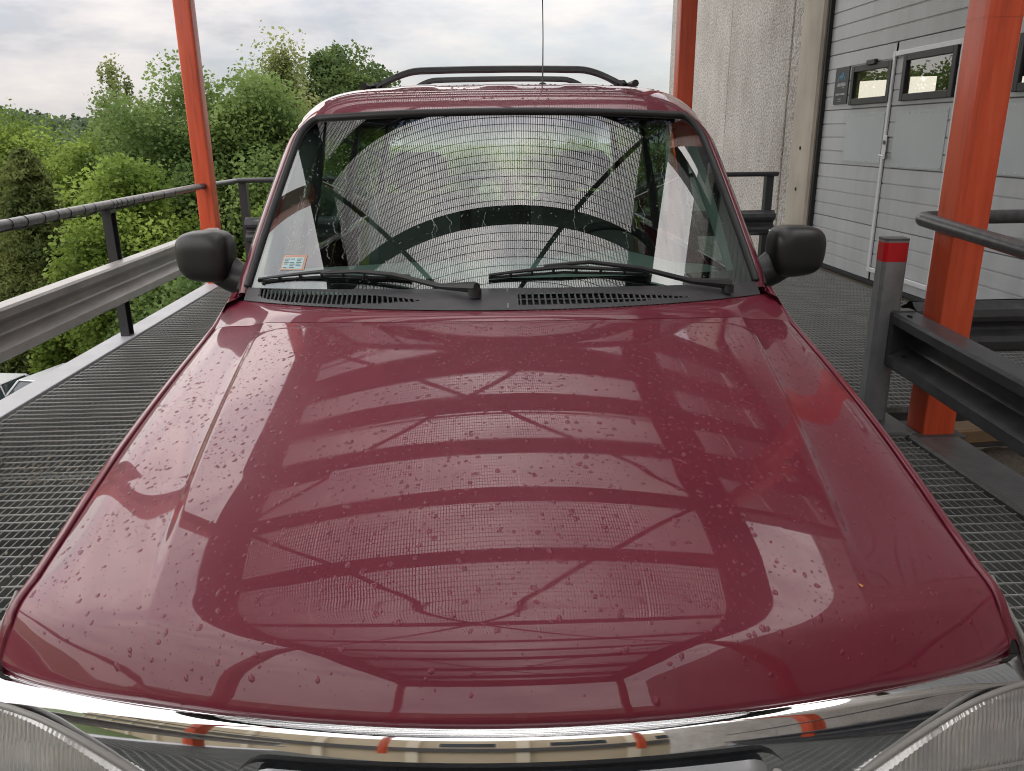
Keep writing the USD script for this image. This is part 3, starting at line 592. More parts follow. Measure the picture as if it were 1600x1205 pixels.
mb = MB(); mb.tube([[-.03, 8.047, 1.31], [-.075, 8.047, 1.31], [-.078, 8.0, 1.305], [-.078, 7.93, 1.30]], .009, 8); obj('handle', mb.out(), M['alu'], lk, smooth=40)
mb = MB(); mb.box([-.045, 9.60, .0], [.02, 9.655, 4.3]); obj('side_seal', mb.out(), M['rubber'], dr)
mb = MB(); mb.box([-.012, 2.96, .012], [.02, 9.6, .05]); obj('bottom_seal', mb.out(), M['rubber'], dr)
sg = thing('wall_sign', 'small charcoal company sign with a blue peak logo on the garage door', 'sign', (4.163, 9.37, 1.83))
obj('board', rbox([0, -.0, 0], [.005, .0, 0], 0.0) if False else rbox([-.004, -.33, 0], [.004, 0, .385], .001), M['sign'], sg)
def sign_text(s, h, y, z, mt, nm, w=None):
    t = meshkit.text_mesh(s, h, .001, True); v = np.array(t.vertices)
    if w: v[:, 0] *= w / v[:, 0].max()
    obj(nm, (np.c_[-.0042 - v[:, 2], y - v[:, 0], z + v[:, 1]], t.faces), mt, sg)
sign_text('AVARN', .038, -.065, .185, M['signwhite'], 'lettering', .2)
mb = MB()
for pl in ([(-.07, .245), (-.115, .295), (-.135, .27), (-.155, .335)], [(-.125, .29), (-.165, .335), (-.19, .28)], [(-.15, .25), (-.165, .30), (-.19, .27)], [(-.165, .33), (-.21, .295), (-.235, .245)], [(-.19, .33), (-.215, .29)]):
    for a, c in zip(pl[:-1], pl[1:]): mb.bar([-.0048, a[0], a[1]], [-.0048, c[0], c[1]], .001, .009, (0, .01, 1) if abs(a[0] - c[0]) > .01 else (0, 1, 0))
obj('peak_logo', mb.out(), M['signblue'], sg)
for (y0, y1, z, h) in ((-.19, -.25, .165, .008), (-.05, -.15, .095, .018), (-.17, -.275, .095, .018), (-.11, -.19, .05, .008), (-.11, -.20, .03, .005)):
    mb = MB(); n = max(3, int((y0 - y1) / .013))
    for q in range(n): 
        yy = y0 + (y1 - y0) * q / n; mb.box([-.0052, yy, z], [-.0042, yy - .008, z + h])
    obj('small_print', mb.out(), M['signwhite'], sg)

# building behind the viewer (seen in the chrome and the bonnet lip)
bb = thing('beige_building', 'long beige panelled building behind the viewer, mirrored in the chrome', 'building', (0, -16, -7.5))
for i in range(16):
    x0 = -45 + i * 5.0; obj('wall_bay', rbox([x0, -3, 0], [x0 + 4.98, 0, 12.3], .02), M['beige'], bb); obj('pilaster', rbox([x0 - .3, .002, 0], [x0 + .3, .35, 12.3], .03), M['beige2'], bb)
    if i > 7:
        f_ = obj('window_frame', rbox([x0 + 1.1, .002, 9.0], [x0 + 3.9, .08, 11.0], .01), M['beige2'], bb); obj('pane', rbox([x0 + 1.2, .07, 9.1], [x0 + 3.8, .10, 10.9], .004), M['window'], f_)
mb = MB(); mb.box([-46, .36, 7.6], [36, .75, 8.7]); obj('canopy', mb.out(), M['beam'], bb)

# ================================================================ THE VEHICLE
car = thing('car', 'burgundy off-road estate car wet with rain, seen over its bonnet', 'car', (0.035, 0.787, 0), -2.2)
ZP = np.array([(0, .8664), (.01, .8846), (.0225, .9057), (.03, .9161), (.043, .9308), (.061, .9427), (.1, .9592), (.14, .9739), (.18, .9869), (.25, 1.0062), (.31, 1.0199), (.38, 1.0333), (.45, 1.0447), (.54, 1.0572), (.625, 1.0677), (.75, 1.0817), (.86, 1.0933), (1.0, 1.1077), (1.12, 1.12), (1.4, 1.145)])
from scipy.interpolate import PchipInterpolator
_zp = PchipInterpolator(ZP[:, 0], ZP[:, 1])
BOW = .172
def bow(x): return BOW * (np.abs(x) / .7) ** 2 + .024 * np.minimum(np.abs(x) / .72, 1.1) ** 6
def kx(yp): return np.interp(yp, [0, .12, .35, .8, 1.4], [.085, .10, .13, .115, .095])
def rear(x): return 1.062 + .11 * np.asarray(x) ** 2 - .020 * np.minimum(np.abs(x) / .72, 1.1) ** 6
def xc(yp): return .475 + .137 * yp
def hw(yp): return np.interp(yp, [0, .03, .10, .17, .35, .6, .84, 1.12, 1.4], [.760, .740, .727, .730, .7455, .765, .782, .797, .809])
def hood_z(x, yp):
    ax = np.abs(x); c = xc(yp); L = hw(yp) - c
    inner = -kx(yp) * (np.minimum(ax, c) ** 2)
    t = np.clip((ax - c) / L, 0, 1.3)
    outer = np.where(ax > c, -L * (.05 * t + .05 * (1 - np.clip(1 - 2 * t, 0, 1) ** 3) + .058 * np.clip(2 * t - 1, 0, 2) ** 3), 0)
    fo = smoothstep(.02, .30, yp); outer = fo * outer + (1 - fo) * np.where(ax > c, -kx(yp) * (ax ** 2 - c ** 2), 0)
    # raised centre panel: rounded rectangle
    yr = 1.035; r = .085
    dx, dy = ax - (c - r), yp - (yr - r)
    d = np.hypot(np.maximum(dx, 0), np.maximum(dy, 0)) + np.minimum(np.maximum(dx, dy), 0) - r
    fade = smoothstep(.03, .26, yp)
    step = -.0062 * smoothstep(-.004, .022, d) * fade - L * .10 * np.clip(t, 0, 1)
    lip = .12 * np.maximum(0, yp - 1.15)
    return _zp(np.clip(yp, 0, 1.4)) + inner + outer + step + lip
def hood_pt(x, yp): return np.stack([x, yp + bow(x), hood_z(x, yp)], -1)
def hood_mesh():
    yp = np.unique(np.concatenate([np.linspace(0, .12, 26), np.linspace(.12, 1.0, 90), np.linspace(1.0, 1.062, 40)]))
    u = np.concatenate([-np.linspace(1, .86, 26), -np.linspace(.86, .55, 110)[1:], np.linspace(-.55, .55, 70)[1:-1], np.linspace(.55, .86, 110)[:-1], np.linspace(.86, 1, 26)])
    # rows: add a wrapped lip at the front and folded edges at the sides
    Yp, U = np.meshgrid(yp, u, indexing='ij'); Yp = Yp + (rear(U * hw(Yp)) - 1.062) * (Yp / 1.062) ** 2; P = hood_pt(U * hw(Yp), Yp)
    f0 = P[0].copy(); f1 = f0 + [0, -.003, -.008]; f2 = f0 + [0, .004, -.022]; P = np.concatenate([f2[None], f1[None], P], 0)
    l = P[:, :1] + [-.0015, 0, -.010]; r = P[:, -1:] + [.0015, 0, -.010]; back = P[-1:] + [0, .004, -.012]
    P = np.concatenate([l, P, r], 1); back = P[-1:] + [0, .004, -.012]; P = np.concatenate([P, back], 0)
    return grid(P)
def flip(mf): v, f = mf; f = np.asarray(f); return v, f[:, ::-1]
def upward(mf):
    v, f = np.asarray(mf[0]), np.asarray(mf[1]); 
    if f.shape[1] == 4: f = np.vstack([f[:, [0, 1, 2]], f[:, [0, 2, 3]]])
    n = np.cross(v[f[:, 1]] - v[f[:, 0]], v[f[:, 2]] - v[f[:, 0]]); return (v, f) if n[:, 2].sum() > 0 else (v, f[:, ::-1])
hood = obj('bonnet', upward(hood_mesh()), M['paint'], car, smooth=50)

# fenders and body sides: one skin per side
def wing(s):
    ys = np.concatenate([np.linspace(.002, .2, 16), np.linspace(.25, 1.36, 40)])
    prof = [(.0045, -.014), (.0045, -.002), (.008, .0), (.014, -.001), (.021, -.005), (.027, -.012), (.032, -.023), (.037, -.042), (.047, -.09), (.060, -.16), (.075, -.25), (.080, -.33), (.072, -.42), (.068, -.52)]
    P = []
    for yp in ys:
        e = hood_pt(np.array(hw(max(yp, 0))), np.array(max(yp, 0.0))); rr = smoothstep(-.1, .1, yp) * .5 + .5
        P.append([[s * (e[0] + a * (1 if a < .01 else rr)), yp + bow(e[0]) + (0 if a < .01 else (1 - rr) * .02), e[2] + b] for a, b in prof])
    return grid(np.array(P))
for s in (-1, 1):
    w = wing(s); w = w if s < 0 else flip(w)
    tm = trimesh.Trimesh(*w[:1], faces=np.vstack([np.asarray(w[1])[:, [0, 1, 2]], np.asarray(w[1])[:, [0, 2, 3]]]), process=False)
    c = tm.vertices[tm.faces]; nn = np.cross(c[:, 1] - c[:, 0], c[:, 2] - c[:, 0])
    f = tm.faces if (nn[:, 0] * s).sum() > 0 else tm.faces[:, ::-1]
    obj('wing', (tm.vertices, f), M['paint'], car, smooth=50)
    # doors and rear quarter
    prof = [(.775, 1.085), (.80, 1.075), (.83, 1.03), (.868, .90), (.882, .78), (.872, .62), (.86, .45), (.80, .40)]
    for (a, b_, nm) in ((1.49, 2.42, 'front_door'), (2.43, 3.22, 'rear_door'), (3.23, 4.60, 'rear_quarter')):
        P = np.array([[[s * x, y, z] for x, z in prof] for y in (a, (a + b_) / 2, b_)]); g = grid(P)
        d = obj(nm, g if s > 0 else flip(g), M['paint'], car, smooth=40)
        if 'door' in nm:
            h = MB(); h.bar([s * .868, b_ - .24, .92], [s * .868, b_ - .08, .92], .03, .03, ch=.008); obj('door_handle', h.out(), M['black'], d)
    for y in (.88, 3.72):
        t = trimesh.creation.revolve(np.array([(.19, -.1), (.34, -.11), (.365, -.08), (.37, 0), (.365, .08), (.34, .11), (.19, .1)]), sections=32); R_ = trimesh.transformations.rotation_matrix(math.pi / 2, [0, 1, 0]); t.apply_transform(R_); t.apply_translation([s * .745, y, .37]); wh = obj('wheel', t, M['tyre'], car, smooth=40)
        t = trimesh.creation.cylinder(.2, .13, sections=24); t.apply_transform(R_); t.apply_translation([s * .77, y, .37]); obj('rim', t, M['rim'], wh)
# inner bay (keeps daylight out of the panel gaps), floor pan
mb = MB(); mb.box([-.62, .30, .35], [.62, 1.42, .72]); mb.box([-.80, 1.43, .30], [.80, 4.55, .5]); obj('chassis', mb.out(), M['void'], car)
gv = []
for s in (-1, 1):
    yp = np.linspace(.0, 1.12, 30); e = hood_pt(hw(yp), yp); P = np.stack([np.stack([s * (e[:, 0] - .02), e[:, 1], e[:, 2] - .015], -1), np.stack([s * (e[:, 0] + .02), e[:, 1], e[:, 2] - .022], -1)], 1); gv.append(grid(P))
[obj('gap_seal', g, M['void'], car) for g in gv]

# --- windscreen
def ws_pt(u, v):
    """u -1..1, v 0..1 on the glass surface"""
    rr, v0 = .085, .84
    k = np.clip((v - v0) / (1 - v0), 0, 1); sh = 1 - rr * (1 - np.sqrt(np.clip(1 - k ** 2, 0, 1)))
    u = u * sh
    B = np.stack([.765 * u, 1.315 + .23 * u ** 2 + .04 * u ** 4, 1.139 - .038 * u ** 2], -1); T_ = np.stack([.662 * u, 1.890 + .155 * u ** 2 + .02 * u ** 4, 1.600 - .016 * u ** 2], -1)
    n = np.array([0, -.6, .8]); p = B + (T_ - B) * v[..., None] if np.ndim(v) else B + (T_ - B) * v
    return p + n * (.010 * 4 * v * (1 - v))[..., None]
U, V = np.meshgrid(np.linspace(-1, 1, 90), np.r_[np.linspace(0, .84, 40), .84 + .16 * np.sin(np.linspace(0, np.pi / 2, 16)[1:])], indexing='ij')
W = ws_pt(U, V); wsg = upward(grid(W)); ws = obj('windscreen', wsg, M['wsglass'], car, smooth=True)
def off(P, d): return P + np.array([0, -.55, .83]) * d
def frit():
    mb = MB(); n = 60
    def strip(a, b): mb.add(*grid(np.stack([a, b], 0)))
    t = np.linspace(0, 1, n)
    for s in (-1, 1):
        # side band with rounded inner corner at the bottom
        wid = .030 + .028 * (1 - t) ** 2 if s < 0 else .045 + .05 * (1 - t) ** 1.5
        wid = wid + .07 * np.clip(1 - t / .10, 0, 1) ** 2.2
        strip(off(ws_pt(np.full(n, s * 1.0), t), -.003), off(ws_pt(s * (1.0 - wid), t), -.003))
    u = np.linspace(-1, 1, n); wb_ = .055 + .02 * np.abs(u) ** 2
    strip(off(ws_pt(u, np.zeros(n)), -.0035), off(ws_pt(u, wb_), -.0035))
    strip(off(ws_pt(u * .985, np.full(n, .999)), -.0035), off(ws_pt(u * .985, np.full(n, .972)), -.0035))
    return mb.out()
obj('black_border', frit(), M['frit'], ws)
# rubber seal round the glass
n = 70; vv = np.r_[np.linspace(0, .84, 30), .84 + .16 * np.sin(np.linspace(0, np.pi / 2, 14)[1:])]
edge = np.concatenate([ws_pt(np.full(len(vv), -1.0), vv), ws_pt(np.linspace(-.914, .914, 40), np.ones(40)), ws_pt(np.full(len(vv), 1.0), vv)[::-1]])
mb = MB(); mb.tube(edge + [0, .004, .003], .0125, 8); obj('seal', mb.out(), M['black'], ws, smooth=True)
# A pillars
for s in (-1, 1):
    t = np.linspace(0, 1, 20); e = ws_pt(np.full(20, s * 1.0), t * .97)
    prof = [(-.004, .002, -.006), (.012, .004, .004), (.026, .014, .004), (.040, .032, -.004), (.046, .055, -.02), (.040, .075, -.035), (.0, .06, -.04)]
    P = np.array([[[q[0] + s * a, q[1] + b, q[2] + c] for a, b, c in prof] for q in e])
    P[0, :, 2] -= .02; g = grid(P); obj('windscreen_pillar', g if s > 0 else flip(g), M['paint'], car, smooth=50)
    mb = MB(); mb.tube(e + np.array([s * .043, .062, -.018]), .012, 7); obj('door_seal', mb.out(), M['rubber'], car, smooth=True)
for s in (-1, 1):
    t = np.linspace(.02, .97, 16); e = ws_pt(np.full(16, s * .985), t); P = np.stack([e + [0, .012, -.012], e + [-s * .035, .07, -.03], e + [-s * .02, .17, -.03]], 0)
    obj('pillar_trim', grid(P), M['dash'], car, smooth=60)
# roof skin
def roof():
    ys = np.r_[np.linspace(1.925, 2.35, 18), np.linspace(2.45, 4.55, 14)]; us = np.linspace(-1, 1, 61)
    zr = PchipInterpolator([1.90, 1.97, 2.06, 2.2, 2.35, 2.6, 3.2, 4.0, 4.4, 4.6], [1.606, 1.632, 1.660, 1.688, 1.709, 1.722, 1.730, 1.722, 1.70, 1.64])
    P = []
    for y in ys:
        w = np.interp(y, [1.95, 2.1, 2.6, 4.6], [.695, .715, .725, .71]); rib = .005 * (np.clip(np.cos(us * 15) * 3, 0, 1)) * smoothstep(2.2, 2.45, y)
        e = np.abs(us) ** 2
        P.append(np.stack([us * w, y + .140 * us ** 2 * np.clip(1 - (y - 1.925) / .5, 0, 1), zr(y) - .018 * e - .075 * np.abs(us) ** 9 * smoothstep(1.9, 2.2, y) - .045 * np.abs(us) ** 6 * (1 - smoothstep(1.95, 2.25, y)) + rib * (np.abs(us) < .75)], -1))
    P = np.array(P); under = P[:1] + [0, .02, -.02]; return grid(np.concatenate([under, P], 0))
rf = obj('roof', upward(roof()), M['paint'], car, smooth=55)
# upper side frames: B, C, D pillars, header rails, glass
for s in (-1, 1):
    for (yb0, yt0, w_) in ((2.42, 2.50, .06), (3.22, 3.28, .06), (4.50, 4.32, .10)):
        mb = MB(); mb.bar([s * .775, yb0, 1.08], [s * .69, yt0, 1.60], w_, .03, (0, 1, 0) if False else (s, 0, .2)); obj('side_pillar', mb.out(), M['black'], car)
    mb = MB(); mb.tube([[s * .672, 2.12, 1.556], [s * .69, 2.6, 1.60], [s * .70, 4.4, 1.60]], .014, 8); obj('roof_rail_trim', mb.out(), M['paint'], car, smooth=True)
    for a, b_, c, d_ in ((1.56, 2.40, 2.10, 2.47), (2.45, 3.19, 2.53, 3.25), (3.25, 4.45, 3.31, 4.28)):
        v = np.array([[s * .785, a + .08, 1.085], [s * .785, b_, 1.085], [s * .685, d_, 1.575], [s * .682, c + .06, 1.565]]); obj('side_window', (v, np.array([[0, 1, 2, 3]])), M['sideglass'], car)
v = np.array([[-.68, 4.58, 1.10], [.68, 4.58, 1.10], [.60, 4.45, 1.60], [-.60, 4.45, 1.60]]); obj('rear_window', (v, np.array([[0, 1, 2, 3]])), M['rearglass'], car)
mb = MB(); mb.box([-.80, 4.56, .45], [.80, 4.64, 1.09], .02); obj('tailgate', mb.out(), M['paint'], car)
v = np.array([[-.66, 2.06, 1.585], [.66, 2.06, 1.585], [.68, 4.45, 1.64], [-.68, 4.45, 1.64]]); obj('headlining', (v, np.array([[0, 1, 2, 3]])), M['cloth'], car)

# --- roof rack and aerial
_rail = lambda x: tube(np.c_[np.full(14, x), np.linspace(2.55, 4.3, 14), np.full(14, 1.722)], .014, 8)
rk = obj('roof_rack', _rail(-.535), M['black'], car, smooth=40); obj('side_rail', _rail(.535), M['black'], rk, smooth=40)
for (y, w, z) in ((2.72, .50, 1.790), (3.62, .50, 1.810)):
    t = np.linspace(-1, 1, 41); a = np.abs(t); zz = z - .009 * t ** 2 - (z - 1.735) * np.clip((a - .66) / .34, 0, 1) ** 1.7; mb = MB()
    P = np.c_[t * w * 1.0, np.full(41, y), zz]
    prof = [(-.034, -.008), (-.026, .009), (0, .014), (.026, .009), (.034, -.008), (.0, -.014)]
    wd = 1 + .9 * smoothstep(.8, 1, a)
    Q = np.array([[[p[0], p[1] + b * k, p[2] + c] for b, c in prof] for p, k in zip(P, wd)]); Q = np.concatenate([Q, Q[:, :1]], 1); mb.add(*grid(Q))
    for s in (-1, 1): mb.tm(rbox([s * w - .022, y - .055, 1.712], [s * w + .022, y + .055, 1.742], .012))
    obj('cross_bar', mb.out(), M['black'], rk, smooth=40)
mb = MB()
for x in (-.19, .08, .36, -.30): mb.tm(trimesh.creation.icosphere(2, .010).apply_translation([x, 3.0 + abs(x), 1.736]))
obj('bolt_head', mb.out(), M['black'], rk, smooth=True)
mb = MB(); mb.tube([[.172, 2.62, 1.715], [.174, 2.63, 1.9], [.170, 2.67, 2.25], [.168, 2.72, 2.6]], [.0035, .0025, .002, .0018], 6); ae = obj('aerial', mb.out(), M['wetconc'], car, smooth=True)
obj('aerial_base', trimesh.creation.icosphere(2, .016).apply_scale([1, 1, .7]).apply_translation([.172, 2.62, 1.722]), M['black'], ae, smooth=True)

# --- cowl panel, vents, wipers
def cowl_y(x): return 1.137 + .655 * x ** 2
def cowl_z(x): return 1.118 - .041 * (x / .75) ** 2
def cowl_pt(u, v):
    """u -1..1 across, v 0 (bonnet edge) .. 1 (glass)"""
    x = .757 * u; a = np.stack([x, cowl_y(x), cowl_z(x) + .003], -1); g = ws_pt(u, np.full_like(u, .012)); g = g + np.array([0, -.004, -.004])
    p = a + (g - a) * v[..., None]; p[..., 2] += .005 * np.sin(np.pi * np.clip(v, 0, 1)) * (1 - np.abs(u) ** 3); return p
def vent_shape(u):
    """v range of the louvred opening at u; None outside"""
    return None
U, V = np.meshgrid(np.linspace(-1.0, 1.0, 121), np.linspace(-.02, 1.0, 25), indexing='ij')
P = cowl_pt(U, V)
xs = np.linspace(-.80, .80, 80); R_ = rear(xs) + bow(xs) + .006; cvr = []
hz_ = hood_z(xs, rear(xs))
for w in np.linspace(0, 1, 9):
    yy = R_ + (cowl_y(xs) - R_) * w; cvr.append(np.stack([xs, yy, hz_ + (cowl_z(xs) - hz_) * w + .004 * np.sin(np.pi * w)], -1))
cvr = np.array(cvr); cvr = np.concatenate([cvr[:1] + [0, .002, -.012], cvr], 0)
obj('cowl_cover', upward(grid(cvr)), M['paint'], car, smooth=50)
# recessed leaf-shaped vents
def leaf(u, v):
    L = (u > -.94) & (u < -.28); tL = np.clip((u + .94) / .66, 0, 1); loL = .46 - .16 * tL - .34 * np.sin(np.pi * tL ** .6); hiL = .97 - .60 * tL ** 1.5
    R_ = (u > .045) & (u < .68); tR = np.clip((u - .045) / .635, 0, 1); loR = .14 + .02 * tR ** 2; hiR = .70 - .50 * tR ** 1.8
    return np.where(L & (v > loL) & (v < hiL), 1, 0) + np.where(R_ & (v > loR) & (v < hiR), 1, 0)
bl = np.array([leaf(U, V)])[0].astype(float)
v_, f_ = grid(P); cx = P[:-1, :-1]; keep = ~((bl[:-1, :-1] + bl[1:, :-1] + bl[:-1, 1:] + bl[1:, 1:]) >= 3).reshape(-1)
cw = obj('cowl_panel', upward((v_, f_[keep])), M['cowl'], car, smooth=40)
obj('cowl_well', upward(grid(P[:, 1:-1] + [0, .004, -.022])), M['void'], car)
for side in (0, 1):
    n_l = 34 if side == 0 else 30
    for k_ in range(n_l):
        t = (k_ + .5) / n_l
        if side == 0: u = -.935 + .65 * t; lo_ = .46 - .16 * t - .34 * math.sin(math.pi * t ** .6); hi_ = .97 - .60 * t ** 1.5; lean = -.010
        else: u = .048 + .625 * t; lo_ = .14 + .02 * t * t; hi_ = .70 - .50 * t ** 1.8; lean = .0
        if hi_ - lo_ < .03: continue
        a, c = cowl_pt(np.array(u), np.array(lo_ - .02)), cowl_pt(np.array(u + lean), np.array(hi_ + .03)); mb = MB()
        mb.bar(a + [0, 0, -.006], c + [0, 0, -.006], .0042, .012); obj('vent_slat', mb.out(), M['cowl'], cw)
    if side == 1:
        mb = MB(); uu = np.linspace(.05, .60, 20); tt = (uu - .045) / .635; mb.tube(cowl_pt(uu, (.14 + .02 * tt ** 2 + .70 - .50 * tt ** 1.8) / 2) + [0, 0, -.004], .0028, 5); obj('vent_rib', mb.out(), M['cowl'], cw)
mb = MB(); mb.bar(cowl_pt(np.array(.015), np.array(.02)) + [0, 0, .001], cowl_pt(np.array(.015), np.array(.98)) + [0, 0, .001], .004, .004); obj('cowl_joint', mb.out(), M['steel'], cw)
def wiper(pivot_uv, tip_uvs, blade, nm_label):
    o = obj('wiper', (lambda mb: (mb.tm(trimesh.creation.cylinder(.017, .022, sections=18).apply_translation(cowl_pt(np.array(pivot_uv[0]), np.array(pivot_uv[1])) + [0, 0, .014])), mb.out())[-1])(MB()), M['black'], car, smooth=30, label=nm_label)
    p0 = cowl_pt(np.array(pivot_uv[0]), np.array(pivot_uv[1])) + [0, 0, .028]
    pts = [p0] + [ws_pt(np.array(float(u)), np.array(float(v))) + np.array([0, -.55, .83]) * h for u, v, h in tip_uvs]
    pts = np.array(pts); P = np.concatenate([pts[:1] + (pts[:1] - pts[1:2]) * .06, pts]); mb = MB()
    w = np.interp(np.arange(len(P)), [0, 1, 2, len(P) - 1], [.013, .015, .008, .0045])
    mb.tube(P, w, 8); v, f = mb.out(); obj('arm', (v, f), M['black'], o, smooth=30)
    a = np.array([ws_pt(np.array(float(u)), np.array(float(v))) for u, v in blade]); t = np.linspace(0, 1, 15)
    line = np.stack([np.interp(t, np.linspace(0, 1, len(a)), a[:, i]) for i in range(3)], 1)
    mb = MB(); mb.tube(line + np.array([0, -.55, .83]) * .006, .004, 6); obj('rubber_edge', mb.out(), M['rubber'], o)
    mb = MB(); mb.tube(line + np.array([0, -.55, .83]) * (.015 + .010 * np.sin(np.pi * t))[:, None], np.interp(t, [0, .5, 1], [.004, .0065, .004]), 6)
    for i in range(0, 15, 2): mb.bar(line[i] + np.array([0, -.55, .83]) * .006, line[i] + np.array([0, -.55, .83]) * (.015 + .010 * math.sin(math.pi * t[i])), .012, .006, (1, 0, 0))
    obj('blade', mb.out(), M['black'], o)
wiper((-.095, .43), [(-.213, -.022, .030), (-.389, .034, .030), (-.522, .052, .028), (-.669, .050, .024)], [(-.335, .046), (-.626, .060), (-.945, .030)], 'wiper on the left half of the windscreen')
wiper((.835, .24), [(.683, -.015, .030), (.498, .050, .030), (.312, .085, .028), (.148, .076, .022)], [(.531, .052), (.218, .066), (-.047, .046)], 'wiper on the right half, resting a little higher')

# --- mirrors
def mirror(s):
    t = trimesh.creation.icosphere(4, 1.0); v = np.array(t.vertices)
    p = 3.6; r = (np.abs(v[:, 0]) ** p + np.abs(v[:, 1]) ** p + np.abs(v[:, 2]) ** p) ** (-1 / p); v = v * r[:, None]
    v = v * [.093, .079, .080]; v[:, 2] *= 1 - .12 * (v[:, 0] * s / .093) * .5; v[:, 1] += .02 * np.clip(v[:, 0] * s / .093, -1, 1)
    v[:, 0] *= 1 - .10 * (v[:, 2] < 0) * (np.abs(v[:, 2]) / .080); v += [s * .950, 1.79, 1.170 if s < 0 else 1.166]
    sh = obj('door_mirror', (v, t.faces), M['mirror_shell'], car, smooth=True)
    mb = MB(); a = np.array([s * .79, 1.76, 1.085]); c = np.array([s * .91, 1.80, 1.13]); q = np.linspace(0, 1, 7)[:, None]
    mb.tube(a + (c - a) * q + [0, 0, -.012] * np.sin(q * np.pi), np.linspace(.046, .058, 7), 14); obj('mirror_foot', mb.out(), M['mirror_shell'], sh, smooth=True)
    obj('mirror_glass', rbox([s * .95 - .070, 1.857, 1.11], [s * .95 + .070, 1.863, 1.225], .003), M['chrome'], sh)
mirror(-1); mirror(1)

# --- front: chrome surround, grille, headlamps, bumper
xs = np.linspace(-.785, .785, 101)
_q = np.linspace(-.69, .69, 60); _cz = np.polyfit(_q, hood_pt(_q, _q * 0)[:, 2], 4)
def fz(x): return np.polyval(_cz, np.clip(x, -.76, .76))
fe = np.stack([xs, bow(xs), fz(xs)], -1)
def face_y(x): return .158 * (np.abs(x) / .7) ** 2 - .022 + .28 * smoothstep(.745, .90, np.abs(x))
prof = [(.020, -.034), (.006, -.0155), (-.003, -.012), (-.009, -.0145), (-.013, -.0195), (-.0165, -.028), (-.0215, -.040), (-.026, -.06), (-.034, -.10), (-.046, -.17), (-.062, -.28)]
P = np.array([[[p[0], (p[1] if k < 3 else min(p[1], float(face_y(p[0])) + .022)) + a, p[2] + b] for k, (a, b) in enumerate(prof)] for p in fe]); ch = obj('chrome_surround', upward(grid(P)), M['chrome'], car, smooth=50)
mb = MB(); mb.tube(fe + [0, .012, -.020], .006, 6); obj('bonnet_seal', mb.out(), M['rubber'], ch, smooth=True)
mb = MB(); mb.tube(fe + [0, -.004, -.0155], .0035, 6); obj('bright_bead', mb.out(), M['chrome'], ch, smooth=True)
gx_ = np.linspace(-.345, .345, 61); P = []
for k_ in np.linspace(0, 1, 14):
    cut = .035 * np.clip((np.abs(gx_) - .298) / .047, 0, 1) ** 2.4
    P.append(np.stack([gx_, face_y(gx_) - .006 + .010 * smoothstep(0, .06, k_) - .12 * (.046 - .04 + .2 * k_), fz(gx_) - .047 - cut - (.25 - cut) * k_], -1))
gr = obj('grille', upward(grid(np.array(P))), M['black'], car, smooth=45)
gx_ = np.linspace(-.322, .322, 70); P = []
for a in np.linspace(.1, 1.0, 12) * np.pi:
    rr = .040 * np.clip(1 - (np.clip((np.abs(gx_) - .285) / .037, 0, 1)) ** 2, 0, 1) ** .5 + .001
    P.append(np.stack([gx_, face_y(gx_) - .008 - rr * .8 * np.sin(a), fz(gx_) - .089 + rr * np.cos(a)], -1))
obj('grille_bar', upward(grid(np.array(P))), M['silver'], gr, smooth=60)
P = np.array(P); P[..., 2] -= .105; P[..., 1] -= .013; obj('grille_bar', upward(grid(P)), M['silver'], gr, smooth=60)
for s in (-1, 1):
    P = np.array([[s * (.334 - .0 * q), face_y(.334) - .014 - .004 * q, float(fz(.334)) - .085 - .02 * q] for q in (0, .5, 1)]); mb = MB(); mb.tube(P, .006, 6); obj('grille_clip', mb.out(), M['chrome'], gr)
    xs_ = np.linspace(.362, .86, 250); zt = np.linspace(0, 1, 34); P = []
    drop = .006 + .155 * np.clip((.76 - xs_) / .40, 0, 1) ** 1.7; top = fz(xs_) - drop; bot = fz(xs_) - .215
    for t in zt:
        z = top + (bot - top) * t; dd = fz(xs_) - z; row = np.floor(np.clip(dd / .055, 0, 3)); inside = smoothstep(0, .02, t) * (1 - smoothstep(.985, 1, t)) * smoothstep(.370, .384, xs_)
        fl = .0022 * np.abs(np.sin(xs_ * 400 + row * 1.2)) * inside
        P.append(np.stack([s * xs_, face_y(xs_) - .004 - .125 * np.clip(dd - .03, 0, 1) - .020 * np.sin(np.clip(dd / .2, 0, 1) * 2.2) * inside - fl + .004, z], -1))
    g = grid(np.array(P)); hl = obj('headlamp', g if s < 0 else flip(g), M['lens'], car, smooth=25)
    P = np.array(P); mb = MB(); mb.tube(np.concatenate([P[::-1, 0], P[0, ::4]]) + [0, -.003, .002], .0045, 6); obj('lamp_rim', mb.out(), M['lamprim'], hl, smooth=True)
    for dd_ in (.110, .165):
        L2 = np.stack([s * xs_, face_y(xs_) - .028 - .125 * (dd_ - .03), fz(xs_) - dd_], -1)[(drop < dd_ - .01)][::4]; mb = MB(); mb.tube(L2, .0022, 5); obj('lens_rib', mb.out(), M['lamprim'], hl)
mb = MB(); xs = np.linspace(-.86, .86, 41); P = np.array([[[x, .02 + .14 * (abs(x) / .8) ** 3 + a, z] for a, z in ((.1, .56), (-.05, .56), (-.09, .53), (-.10, .45), (-.08, .36), (.1, .34))] for x in xs]); obj('bumper', upward(grid(P)), M['chrome'], car, smooth=40)

